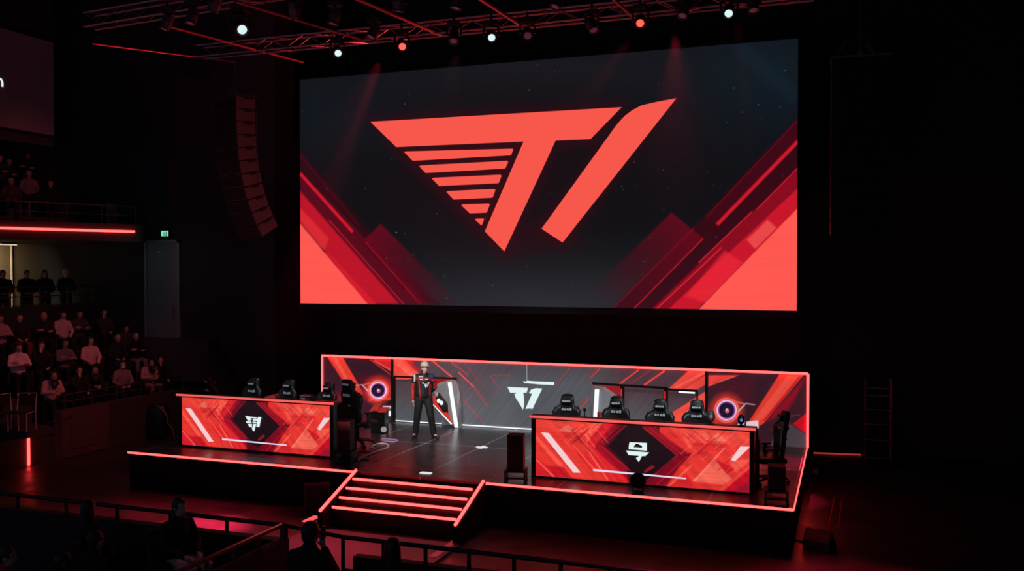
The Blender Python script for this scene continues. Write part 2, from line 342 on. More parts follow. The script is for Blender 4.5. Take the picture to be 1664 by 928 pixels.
railing('terrace_railing', (-21.71, 16.0, 3.6), (-21.71, 21.9, 3.6), .55, 7, 'horizontal bar railing before the standing visitors under the balcony', mids=(.52, .05), m=mat('rail_red', (.22, .10, .09), .4, .6))
# side projection screen
ps = empty('projection_screen', (-21.5, 17.9, 8.5), 0, 'dim grey-mauve projection screen high on the left side wall', 'screen')
MB().box((-.05, -3.2, 0), (0, 2.38, 2.7)).build('screen_surface', mat('screen_cloth', (.16, .10, .11), .9, noise=.05, emis=(.010, .0035, .0055), est=.55), ps)
MB().box((-.06, -3.3, 2.68), (.03, 2.42, 2.76)).build('roller_case', M['black'], ps); MB().box((-.055, -3.2, -.05), (.02, 2.38, .01)).build('bottom_bar', M['black'], ps)
n0 = onx(5, 135, -21.49); yy, zz = n0[1]-17.9, n0[2]-8.5
mb = MB(); mb.tube([(0, yy-.24, zz-.1), (0, yy-.24, zz+.09), (0, yy-.15, zz+.1), (0, yy-.06, zz+.09), (0, yy-.02, zz+.02), (0, yy-.02, zz-.1)], .03, 6)
mb.build('letter', WPIX, ps)
struct(slab('wall_left_upper', (-21.95, 12, 8.2), (-21.62, 20.4, 13), M['wall']))

# ================================================================== BIG SCREEN
SY = 21.44
def paint_big(P):
    p = Paint(P, (13, 15, 19)); x, y = P[:, 0], P[:, 1]
    g = lambda cx, cy_, sx, s_y, c, a: p._mix(c, a*np.exp(-((x-cx)/sx)**2-((y-cy_)/s_y)**2))
    g(540, 190, 160, 80, (14, 30, 38), .5); g(1260, 120, 190, 110, (17, 34, 44), .6); g(880, 500, 330, 90, (48, 50, 56), .85); g(860, 110, 300, 50, (26, 28, 34), .7); g(840, 300, 260, 130, (14, 12, 15), .6)
    p.line((1200, 75), (1296, 160), 24, (20, 42, 54), .35, 16)
    T = Z(480, 60, 2.017); U = Z(880, 60, 2.016)
    # glow behind the letters
    p.poly([(596, 190), (1020, 168), (965, 235), (905, 238), (820, 422), (640, 245)], (70, 6, 18), .55, 26)
    p.poly([(1104, 155), (915, 402), (872, 372), (1000, 205)], (70, 6, 18), .55, 26)
    p.poly([(789, 380), (830, 420), (960, 395), (890, 350)], (52, 8, 16), .35, 14)
    # left beams
    p.poly(T([(15, 370), (230, 625), (470, 875), (400, 875), (15, 470)]), (58, 6, 18), .75, 8)
    p.poly(T([(225, 665), (280, 612), (540, 875), (390, 875)]), (104, 8, 28), .85, 3, grad=(T([(270, 640)])[0], T([(560, 900)])[0]))
    p.poly(T([(15, 440), (180, 610), (430, 875), (330, 875), (15, 520)]), (92, 8, 26), .9, 5)
    p.poly(T([(15, 505), (340, 875), (235, 875), (15, 600)]), (196, 20, 40), .95, 4)
    p.poly(T([(15, 560), (110, 660), (95, 700), (15, 640)]), (226, 48, 54), .7, 3); p.poly(T([(100, 700), (270, 880), (240, 880), (90, 720)]), (232, 30, 44), .6, 3)
    p.poly(T([(10, 606), (238, 876), (10, 876)]), (255, 88, 80), 1, 1.2)
    p.line(*T([(15, 447), (188, 640)]), 4.5, (222, 26, 44), .95, 2.5); p.line(*T([(110, 600), (355, 876)]), 1.5, (225, 30, 48), .8); p.line(*T([(230, 672), (410, 876)]), 1.2, (190, 20, 44), .8)
    p.line(*T([(15, 385), (210, 620)]), 1, (120, 10, 30), .6); p.line(*T([(190, 640), (360, 830)]), 3, (80, 6, 22), .8)
    # right beams
    p.poly(U([(840, 265), (530, 590), (230, 893), (420, 893), (840, 480)]), (60, 6, 18), .8, 8)
    p.poly(U([(425, 575), (530, 660), (300, 893), (100, 893)]), (104, 8, 26), .85, 2.5, grad=(U([(480, 620)])[0], U([(190, 890)])[0]))
    p.poly(U([(840, 270), (840, 345), (575, 615), (535, 590)]), (64, 6, 20), .9, 4)
    p.poly(U([(840, 430), (840, 510), (430, 893), (360, 893)]), (140, 10, 30), .95, 4)
    p.poly(U([(840, 495), (840, 570), (512, 893), (415, 893)]), (205, 22, 42), .97, 3)
    p.poly(U([(740, 600), (770, 625), (700, 695), (672, 665)]), (240, 84, 78), .8, 3); p.poly(U([(600, 700), (660, 740), (540, 870), (470, 850)]), (238, 40, 54), .7, 5)
    p.poly(U([(840, 560), (840, 900), (508, 900)]), (255, 88, 80), 1, 1.2)
    p.line(*U([(575, 615), (840, 342)]), 6, (212, 26, 42), .95, 2.5); p.line(*U([(705, 566), (840, 428)]), 1.6, (215, 30, 46), .9); p.line(*U([(515, 740), (690, 572)]), 2.5, (205, 34, 48), .85)
    p.line(*U([(300, 893), (530, 660)]), 1.6, (215, 24, 46), .9); p.line(*U([(230, 893), (500, 625)]), 1.1, (150, 14, 34), .8); p.line(*U([(375, 893), (590, 690)]), 2, (235, 40, 54), .85); p.line(*U([(540, 590), (840, 272)]), 1.1, (130, 12, 30), .8)
    rs = np.random.RandomState(3)
    for _ in range(90):
        a_, b_ = rs.uniform(490, 1290), rs.uniform(80, 490); p.disc((a_, b_), rs.uniform(.5, .9), (120, 130, 138), rs.uniform(.3, .9), 1)
    p.streaks(0, 60, 2.2, .02, 1)
    return p.c
SCR = vcol('led_screen', 1., 0, .6)
bs = empty('led_screen', (0, 0, 0), 0, 'giant wide LED screen with coral logo hanging above the stage', 'screen')
grid_panel('picture', -14.0, -1.04, 3.725, 9.81, SY, 620, 300, paint_big, SCR, bs)
MB().box((-14.06, SY+.07, 3.66), (-.98, SY+.35, 9.87)).build('cabinet', M['black'], bs)
MB().box((-14.05, SY-.02, 3.56), (-.99, SY+.1, 3.72)).build('lower_truss_cover', M['black'], bs)
for xx in (-12.5, -9, -6, -2.5): MB().tube([(xx, SY+.2, 9.87), (xx, SY+.2, 13)], .02).build('hanging_cable', M['metal'], bs)
T = Z(620, 140, 3.314)
decal('logo_letter', [[(602, 198), (1010, 174.3), (959.5, 226), (903, 228.4)], [(602, 198), (903, 228.4), (851, 230), (644, 239)], [(903, 228.2), (819.5, 408.5), (788, 376), (851, 229.8)]], SY-.002, CORAL, bs)
decal('logo_letter', [T([(1588, 65), (975, 842), (862, 768), (1265, 210), (1310, 160), (1350, 130), (1400, 104), (1480, 85)])], SY-.002, CORAL, bs)
for b_ in [[(122, 355), (128, 352), (706, 337), (710, 342), (698, 370), (692, 373), (168, 402)], [(203, 432), (212, 427), (678, 402), (682, 408), (668, 440), (662, 444), (238, 468)], [(272, 498), (280, 494), (640, 477), (646, 483), (632, 520), (626, 523), (310, 538)],
           [(350, 570), (358, 565), (608, 554), (613, 560), (600, 597), (594, 601), (388, 611)], [(430, 642), (438, 637), (577, 632), (583, 637), (568, 679), (562, 682), (475, 685)], [(503, 719), (509, 714), (548, 712), (552, 717), (541, 748), (535, 748)]]:
    decal('logo_bar', [T(b_)], SY-.002, CORAL, bs)

# ================================================================== STAGE
SX0, SX1, SF, SB = -14.25, -.78, 15.3, 20.95
LX, RX = -8.77, -6.15                      # the steps' opening
st = empty('stage', (0, 0, 0), 0, 'black glossy stage platform edged with glowing red light lines', 'stage')
MB().box((SX0, SF, SZ-.06), (SX1, SB, SZ)).build('deck', DECK, st)
MB().box((SX0+.02, SF+.02, 0), (SX1-.02, SB-.02, SZ-.06)).build('skirt', M['skirt'], st)
rr = .021
def edge(p, q, par=st, r=rr, m=STRIP): return strip('light_strip', p, q, r, m, par)
zt = SZ-.022
SF_ = SF-.012
edge((SX0, SF, zt), (LX, SF, zt)); edge((RX, SF, zt), (SX1, SF, zt)); edge((SX0, SF, zt), (SX0, 16.9, zt)); edge((SX1, SF, zt), (SX1, 20.62, zt))
# steps
ss = empty('stage_steps', (LX, SF, 0), 0, 'four broad black steps with glowing red nosings leading up to the stage', 'steps')
for k in range(4):
    z = .72-.117*k; yf = 15.02-.245*k
    MB().box((.06, yf-SF, 0), (RX-LX-.06, yf-SF+.30 if k else -.0, z)).build('step', M['gloss'], ss, bevel=.006)
    strip('light_strip', (.10, yf-SF-.01, z), (RX-LX-.10, yf-SF-.01, z), .024, STRIP, ss)
for xx in (0, RX-LX):
    MB().prism([(xx-.05, 0, 0), (xx-.05, 0, SZ), (xx-.05, -1.28, .33), (xx-.05, -1.28, 0)], (.10, 0, 0)).build('stringer', M['skirt'], ss)
    strip('light_strip', (xx, 0, SZ+.02), (xx, -1.28, .355), .027, STRIP, ss)
# low landing in front of the steps
struct(MB().box((-8.95, 9.95, 0), (-6.05, 14.02, .05)).build('floor_runway', mat('runway', (.11, .085, .09), .6, noise=.3, scale=2)))
tp = empty('floor_light_line', onz(506, 844, .055), 0, 'short glowing red floor line at the foot of the steps', 'tape'); MB().box((-.07, -.2, 0), (.07, .2, .015)).build('tape_piece', STRIPD, tp)
tp2 = tag(MB().box((-6.25, 13.2, .052), (-6.12, 14.35, .058)).build('floor_light_line', mat('pink_reflection', (.6, .3, .3), .6)), 'pale pink painted reflection on the floor right of the steps', 'tape')  # light strip's reflection in the floor, painted as a thin pink slab
mk = empty('stage_marker', onz(783, 727, SZ+.002), 0, 'white cross of tape at mid stage', 'tape'); MB().box((-.13, -.05, 0), (.13, .05, .006)).box((-.05, -.13, .0005), (.05, .13, .0065)).build('tape_cross', led('tape_added_glow', (.75, .8, .8)), mk)  # both white tape marks are brightened by emission, though no lamps
tag(MB().box((-.11, -.055, 0), (.11, .055, .012)).build('stage_marker', led('tape_added_glow', (.8, .8, .8))), 'small white tape rectangle near the top of the steps', 'tape').location = onz(692, 769, SZ+.002)

# ------------------------------------------------------------------ backdrop wall
BY = 20.64; BX0, BX1 = -12.82, -.76; BT = 2.39
def emblem(p, c, s=1., flip=1):
    x, y = c
    p.disc(c, 27*s, (244, 60, 46), .7, 12*s); p.disc(c, 20.5*s, (255, 100, 84), 1, 2); p.disc(c, 17*s, (190, 40, 60), 1, 1.2)
    p.ring(c, 15.4*s, 2.4*s, (250, 214, 236), 1, 1.0); p.ring(c, 13.2*s, 1.5*s, (130, 90, 220), .9, 1.2); p.disc(c, 12*s, (22, 14, 34), 1, 1.0)
    for k in range(12):
        an = k*math.pi/6; p.line((x+math.cos(an)*4*s, y+math.sin(an)*4*s), (x+math.cos(an+.6)*10*s, y+math.sin(an+.6)*10*s), .8*s, (84, 50, 100), .7, 1)
    p.disc((x+1*s, y+1*s), 3.6*s, (232, 110, 150), .95, 1.5); p.disc((x, y-1*s), 1.6*s, (255, 225, 240), .9, 1)
    f = flip
    p.line((x+f*19*s, y+2*s), (x+f*30*s, y-10*s), 2.*s, (244, 205, 220), .95); p.line((x+f*30*s, y-10*s), (x+f*16*s, y-14*s), 1.8*s, (236, 120, 120), .9); p.line((x+f*30*s, y-11*s), (x+f*46*s, y-9*s), 1.5*s, (230, 200, 220), .9)
def paint_back(P):
    p = Paint(P, (58, 30, 40)); x, y = P[:, 0], P[:, 1]
    Tq = Z(520, 570, 4.894); V = Z(740, 570, 4.885); W = Z(940, 580, 3.57); B = Z(1060, 600, 3.865)
    # ---- middle panel: grey, darker and purplish toward the upper corners
    p.poly([(638, 570), (1148, 595), (1148, 760), (638, 720)], (78, 80, 85), 1, 1)
    p.poly([(600, 540), (800, 560), (790, 640), (600, 640)], (72, 46, 54), .8, 60); p.poly([(960, 560), (1190, 580), (1190, 690), (1000, 650)], (74, 44, 52), .8, 60)
    p.poly([(700, 560), (1000, 570), (1000, 612), (700, 606)], (62, 58, 64), .7, 26)
    C1, C2, C3 = (240, 66, 56), (205, 40, 44), (255, 104, 84)
    p.poly(Tq([(585, 40), (700, 40), (800, 200), (700, 230), (585, 230)]), (236, 74, 64), 1, 2); p.poly(Tq([(585, 70), (640, 70), (760, 200), (700, 200)]), C3, .6, 2); p.line(*Tq([(590, 95), (740, 205)]), 1, (255, 130, 110), .8)
    p.poly(Tq([(660, 60), (720, 60), (830, 190), (800, 200)]), (150, 30, 42), .8, 3)
    for a, b_, wd, c in [((900, 85), (1050, 210), 2.2, C1), ((1040, 90), (1175, 190), 1.3, C2), ((1100, 170), (1225, 290), 1.8, C1), ((1225, 290), (1330, 440), 1.2, C2), ((1120, 370), (1290, 560), 1., C2), ((1150, 100), (1270, 250), .8, (150, 40, 50))]:
        p.line(*Tq([a, b_]), wd, c, .85)
    for a, b_, wd, c in [((280, 200), (345, 300), .8, C2), ((290, 195), (430, 195), .8, C2), ((430, 180), (430, 215), .8, C2), ((800, 270), (905, 140), 1.1, C2), ((1060, 205), (1120, 140), 1., C2), ((1075, 215), (1145, 145), 1.3, C1), ((980, 460), (1070, 380), 1.2, C2), ((975, 430), (1060, 350), .8, C2), ((705, 220), (740, 170), .6, (130, 60, 66))]:
        p.line(*V([a, b_]), wd, c, .8)
    for a, b_, wd, c in [((235, 160), (350, 75), 2.4, C1), ((380, 165), (500, 80), 3.2, C1), ((290, 160), (420, 80), .9, C2), ((60, 130), (120, 70), 1., C2), ((0, 300), (75, 230), 1., C2)]:
        p.line(*W([a, b_]), wd, c, .9)
    p.poly(W([(650, 70), (745, 70), (745, 155), (690, 190), (520, 185)]), (232, 70, 60), 1, 2); p.line(*W([(560, 180), (740, 85)]), 3, C3, .8); p.line(*W([(600, 190), (742, 100)]), 1, (150, 24, 36), .9)
    p.poly(W([(745, 195), (745, 400), (520, 400), (525, 335), (690, 230)]), (240, 78, 64), 1, 2); p.poly(W([(560, 330), (745, 240), (745, 270)]), C2, .5, 3)
    # ---- left panel
    L = [(500, 560), (637.5, 560), (637.5, 720), (500, 720)]
    p.poly(L, (56, 26, 38), 1, .8)
    p.poly(Tq([(60, 50), (180, 50), (345, 335), (320, 400), (250, 345)]), (236, 62, 52), 1, 1.5); p.poly(Tq([(95, 50), (130, 50), (280, 330), (260, 330)]), (255, 100, 82), .7, 2); p.line(*Tq([(62, 60), (245, 340)]), 1.4, (160, 24, 36), .9)
    p.poly(Tq([(400, 55), (578, 55), (578, 175), (470, 110)]), (205, 40, 46), .95, 3); p.line(*Tq([(430, 80), (578, 160)]), 2, C3, .8); p.line(*Tq([(400, 70), (560, 190)]), 1.6, C1, .8)
    p.poly(Tq([(60, 330), (180, 340), (330, 380), (330, 420), (60, 420)]), (160, 24, 40), .6, 12); p.poly(Tq([(330, 210), (578, 210), (578, 400), (330, 400)]), (128, 18, 34), .7, 16)
    p.poly(Tq([(390, 380), (578, 375), (578, 400), (390, 400)]), (238, 84, 66), .9, 4); p.poly(Tq([(480, 390), (578, 390), (578, 425), (480, 425)]), (20, 10, 14), 1, 2)
    p.poly(Tq([(500, 440), (578, 440), (578, 460), (500, 460)]), (225, 215, 225), 1, 1); p.poly(Tq([(495, 478), (578, 478), (578, 520), (495, 520)]), (225, 228, 232), 1, 1); p.poly(Tq([(500, 460), (578, 460), (578, 478), (500, 478)]), (70, 66, 72), 1, 1)
    p.poly(Tq([(155, 415), (250, 420), (250, 560), (155, 560)]), (66, 66, 72), 1, 2); p.line(*Tq([(160, 425), (240, 435)]), 2.4, (226, 190, 205), 1); p.line(*Tq([(165, 540), (235, 520)]), 1.6, (220, 220, 226), .9)
    emblem(p, (614.4, 634.4), .84, -1)
    # ---- right panel
    p.poly([(1148.5, 580), (1330, 580), (1330, 760), (1148.5, 760)], (56, 28, 38), 1, .8)
    p.poly(B([(352, 38), (545, 38), (352, 110)]), (232, 64, 58), 1, 2); p.line(*B([(360, 100), (520, 45)]), 1.4, C3, .7)
    p.poly(B([(400, 100), (620, 60), (640, 220), (420, 200)]), (86, 22, 36), .7, 16)
    p.poly(B([(352, 250), (420, 300), (420, 380), (352, 380)]), (190, 30, 44), .8, 6)
    p.poly(B([(800, 30), (955, 30), (700, 340), (600, 400), (560, 400)]), (240, 62, 50), 1, 2); p.poly(B([(850, 38), (900, 38), (650, 350), (610, 350)]), (255, 96, 78), .7, 3); p.line(*B([(930, 45), (700, 325)]), 1.6, (150, 20, 34), .9); p.line(*B([(905, 42), (690, 310)]), 1, (255, 128, 104), .7)
    p.poly(B([(955, 60), (900, 180), (840, 280), (720, 330), (760, 260)]), (150, 18, 36), .85, 6); p.poly(B([(880, 345), (975, 270), (975, 412)]), (190, 18, 36), 1, 1.5)
    p.poly(B([(760, 420), (870, 345), (975, 418), (975, 500), (740, 500)]), (74, 66, 74), 1, 1.5); p.poly(B([(740, 380), (840, 300), (870, 345), (770, 410)]), (100, 40, 54), .8, 4)
    p.line(*B([(768, 366), (840, 300)]), 1.4, (190, 160, 170), .9); p.poly(B([(760, 405), (805, 385), (790, 400)]), (225, 215, 220), 1, 1); p.line(*B([(840, 300), (930, 285)]), 1, (130, 70, 84), .8)
    p.poly(B([(590, 330), (665, 322), (668, 372), (590, 372)]), (240, 225, 230), 1, 1.2); p.poly(B([(540, 340), (575, 305), (580, 340), (560, 372), (520, 372)]), (225, 225, 240), .95, 1.5)
    emblem(p, (1180.8, 666.7), 1.)
    p.streaks(-.9, 60, 3.0, .05, 6)
    return p.c
BACKM = vcol('led_backdrop', .80, .9, .45)
bd = empty('stage_backdrop', (0, 0, 0), 0, 'long low LED backdrop with red beams and white logo behind the stage', 'backdrop', None)
bd['kind'] = 'thing'
for (xa, xb, nn) in ((BX0, -10.80, 150), (-10.76, -2.94, 640), (-2.90, BX1, 200)):
    grid_panel('display_panel', xa, xb, SZ, BT, BY, nn, 130, paint_back, BACKM, bd, back=.12)
for xx in (-10.78, -2.92): MB().box((xx-.03, BY-.03, SZ), (xx+.03, BY+.12, BT)).build('joint_post', M['black'], bd)
MB().box((BX0-.03, BY+.12, SZ), (BX1+.03, BY+.2, BT)).build('back_cover', M['black'], bd)
zt2 = BT+.015
for p, q in [((BX0, BY-.02, zt2), (BX1, BY-.02, zt2)), ((BX0, BY-.02, SZ), (BX0, BY-.02, zt2)), ((BX1, BY-.02, SZ), (BX1, BY-.02, zt2))]: strip('light_strip', p, q, .026, STRIP, bd)
strip('light_strip', (-9.0, BY-.03, SZ+.03), (-2.96, BY-.03, SZ+.03), .016, STRIPW, bd); strip('light_strip', (-10.72, BY-.03, SZ+.03), (-9.4, BY-.03, SZ+.03), .012, STRIPW, bd)
T = Z(815, 612, 15.47)
decal('logo_letter', [T([(150, 262), (665, 285), (630, 402), (545, 402), (370, 405), (218, 403)]), T([(370, 404), (545, 402), (560, 520), (572, 640), (560, 760), (538, 828), (440, 660), (360, 540), (322, 432), (365, 430)])], BY-.004, WPIX, bd)
decal('logo_letter', [T([(690, 412), (745, 330), (820, 302), (900, 294), (1022, 305), (960, 430), (775, 815), (735, 803), (665, 803), (603, 812), (775, 420), (735, 430)])], BY-.004, WPIX, bd)
decal('white_bar', [T([(540, 122), (560, 120), (620, 125), (650, 105), (800, 118), (1315, 138), (1328, 160), (1318, 214), (1000, 200), (570, 160)])], BY-.004, WPIX, bd)
decal('thin_line', [[(855.2, 592), (856.6, 592), (857, 619), (855.6, 619)]], BY-.004, led('screen_grey', (.25, .28, .3)), bd)

# ------------------------------------------------------------------ gates in front of the backdrop
def bar(mb, p, q, t=.035, mi=0):
    p, q = Vector(p), Vector(q); mb.tube([p, q], t, 4, mi)
FY = BY-.30
gl = empty('entrance_gate', (0, 0, 0), 0, 'silver wedge shaped gate with light stripe behind the standing man', 'gate', 'angular gates of the backdrop')
P5 = Z(640, 570, 5.8)
def W3(pt, Y): return tuple(ony(pt[0], pt[1], Y))
top = P5([(580, 262)])[0]; rdg0 = P5([(528, 305)])[0]
outer = P5([(580, 262), (600, 320), (622, 410), (634, 520), (636, 705)]); ridge = P5([(528, 300), (590, 702)]); inner = P5([(430, 300), (372, 345), (368, 420), (455, 560), (540, 700)])
FB = SZ+.01
def fl(p): return (p[0], p[1], max(p[2], FB))
mb = MB(); o3 = [fl(W3(p, BY-.12)) for p in outer]; r3 = [fl(W3(ridge[0], FY)), fl(W3(ridge[1], FY))]; r3[1] = (r3[1][0], r3[1][1], FB); o3[-1] = (o3[-1][0], o3[-1][1], FB)
ob = [(x, BY-.02, z) for x, y, z in o3]
mb.add(o3+r3, [(5, 0, 1, 6), (1, 2, 6), (2, 3, 6), (3, 4, 6)]); mb.add(o3+ob, [(i, i+5, i+6, i+1) for i in range(4)]); mb.build('outer_face', M['silver'], gl)
i3 = [fl(W3(p, BY-.14)) for p in inner]; i3[-1] = (i3[-1][0], i3[-1][1], FB)
mb = MB(); mb.add([o3[0]]+r3+i3, [(0, 3, 1), (1, 3, 4), (1, 4, 5), (1, 5, 6), (1, 6, 2), (2, 6, 7)]); mb.build('inner_face', M['silver2'], gl)
mb = MB(); a0, a1 = Vector(r3[0]), Vector(r3[1]); mb.prism([a0+Vector((-.05, -.012, 0)), a0+Vector((.05, -.012, .02)), a1+Vector((.06, -.012, 0)), a1+Vector((-.04, -.012, 0))], (0, -.01, 0)); mb.build('light_strip', STRIPW, gl)
mb = MB(); mb.prism([W3(p, BY-.27) for p in P5([(368, 425), (372, 505), (555, 690), (480, 570), (400, 440)])], (0, .06, 0)); mb.build('red_wing', led('gate_red', tuple(lin((215, 50, 44)))), gl)
mb = MB(); mb.prism([W3(p, BY-.29) for p in P5([(366, 508), (371, 505), (550, 692), (535, 694)])], (0, .012, 0)); mb.build('white_edge', STRIPW, gl)
mb = MB(); mb.prism([W3(p, BY-.30) for p in P5([(385, 400), (425, 400), (500, 500), (505, 580), (465, 585), (405, 490)])], (0, .05, 0)); mb.build('lamp_plate', M['plastic'], gl, bevel=.008)
for pt in P5([(422, 472), (448, 492)]):
    c = W3(pt, BY-.33); MB().ell(c, (.045, .03, .055)).build('round_lamp', STRIPW, gl, smooth=True)
c = W3(P5([(402, 412)])[0], BY-.33); MB().ell(c, (.05, .03, .06)).build('round_lamp', M['cream'], gl, smooth=True)
mb = MB(); bar(mb, W3((641, 612), BY-.2), W3((742, 615), BY-.2), .03); bar(mb, (W3((641, 612), BY-.2)[0], BY-.2, FB), W3((641, 612), BY-.2), .03); mb.build('frame', M['gloss'], gl)
mb = MB(); mb.prism([W3(p, BY-.12) for p in P5([(360, 262), (560, 262), (440, 300), (360, 345)])], (0, .05, 0)); mb.build('red_panel', led('gate_red2', tuple(lin((150, 30, 34)))), gl)
# right gate
gr = empty('entrance_gate', (0, 0, 0), 0, 'silver wedge gate with black bar frame behind the right desk', 'gate', 'angular gates of the backdrop')
Q = Z(860, 600, 6.93)
outer = Q([(712, 162), (692, 220), (685, 300), (692, 420), (705, 700)]); ridge = Q([(765, 225), (735, 700)]); inner = Q([(860, 205), (1000, 300), (1040, 325), (1045, 700)])
o3 = [fl(W3(p, BY-.12)) for p in outer]; r3 = [fl(W3(p, FY)) for p in ridge]; i3 = [fl(W3(p, BY-.14)) for p in inner]
for L_ in (o3, r3, i3): L_[-1] = (L_[-1][0], L_[-1][1], FB)
ob = [(x, BY-.02, z) for x, y, z in o3]
mb = MB(); mb.add(o3+r3, [(5, 6, 1, 0), (1, 6, 2), (2, 6, 3), (3, 6, 4)]); mb.add(o3+ob, [(i, i+1, i+6, i+5) for i in range(4)]); mb.build('outer_face', M['silver'], gr)
mb = MB(); mb.add([o3[0]]+r3+i3, [(0, 1, 3), (1, 4, 3), (1, 5, 4), (1, 2, 6, 5)]); mb.build('inner_face', M['silver2'], gr)
a0, a1 = Vector(r3[0]), Vector(r3[1]); mb = MB(); mb.prism([a0+Vector((-.05, -.012, 0)), a0+Vector((.05, -.012, 0)), a1+Vector((.05, -.012, 0)), a1+Vector((-.05, -.012, 0))], (0, -.01, 0)); mb.build('light_strip', STRIPW, gr)
mb = MB(); A = W3(Q([(710, 158)])[0], BY-.2); Bq = W3(Q([(1560, 215)])[0], BY-.2); bar(mb, A, Bq, .035)
Cq = W3(Q([(1570, 228)])[0], BY-.2); Dq = W3((1133, 635), BY-.2); bar(mb, Bq, Cq, .03); bar(mb, Cq, Dq, .03); bar(mb, Dq, (Dq[0], Dq[1], FB), .025); mb.build('frame', M['gloss'], gr)
for pt in [(1048, 190), (1540, 220)]:
    c = W3(Q([pt])[0], BY-.2); m_ = MB(); m_.box((c[0]-.045, c[1]-.03, FB), (c[0]+.045, c[1]+.03, c[2])); po = m_.build('post', M['gloss'], gr)
    MB().box((c[0]-.03, c[1]-.042, FB+.3), (c[0]+.0, c[1]-.03, c[2]-.06)).build('red_line', led('gate_red3', tuple(lin((230, 44, 44)))), gr)
c0, c1 = W3(W3 and (1103, 637), BY-.21), W3((1129, 638.5), BY-.21); MB().tube([c0, c1], .018).build('light_strip', STRIPW, gr)
mb = MB(); mb.prism([W3(p, BY-.12) for p in Q([(820, 190), (1030, 195), (1030, 300)])], (0, .05, 0)); mb.build('red_panel', MATS['gate_red2'], gr)

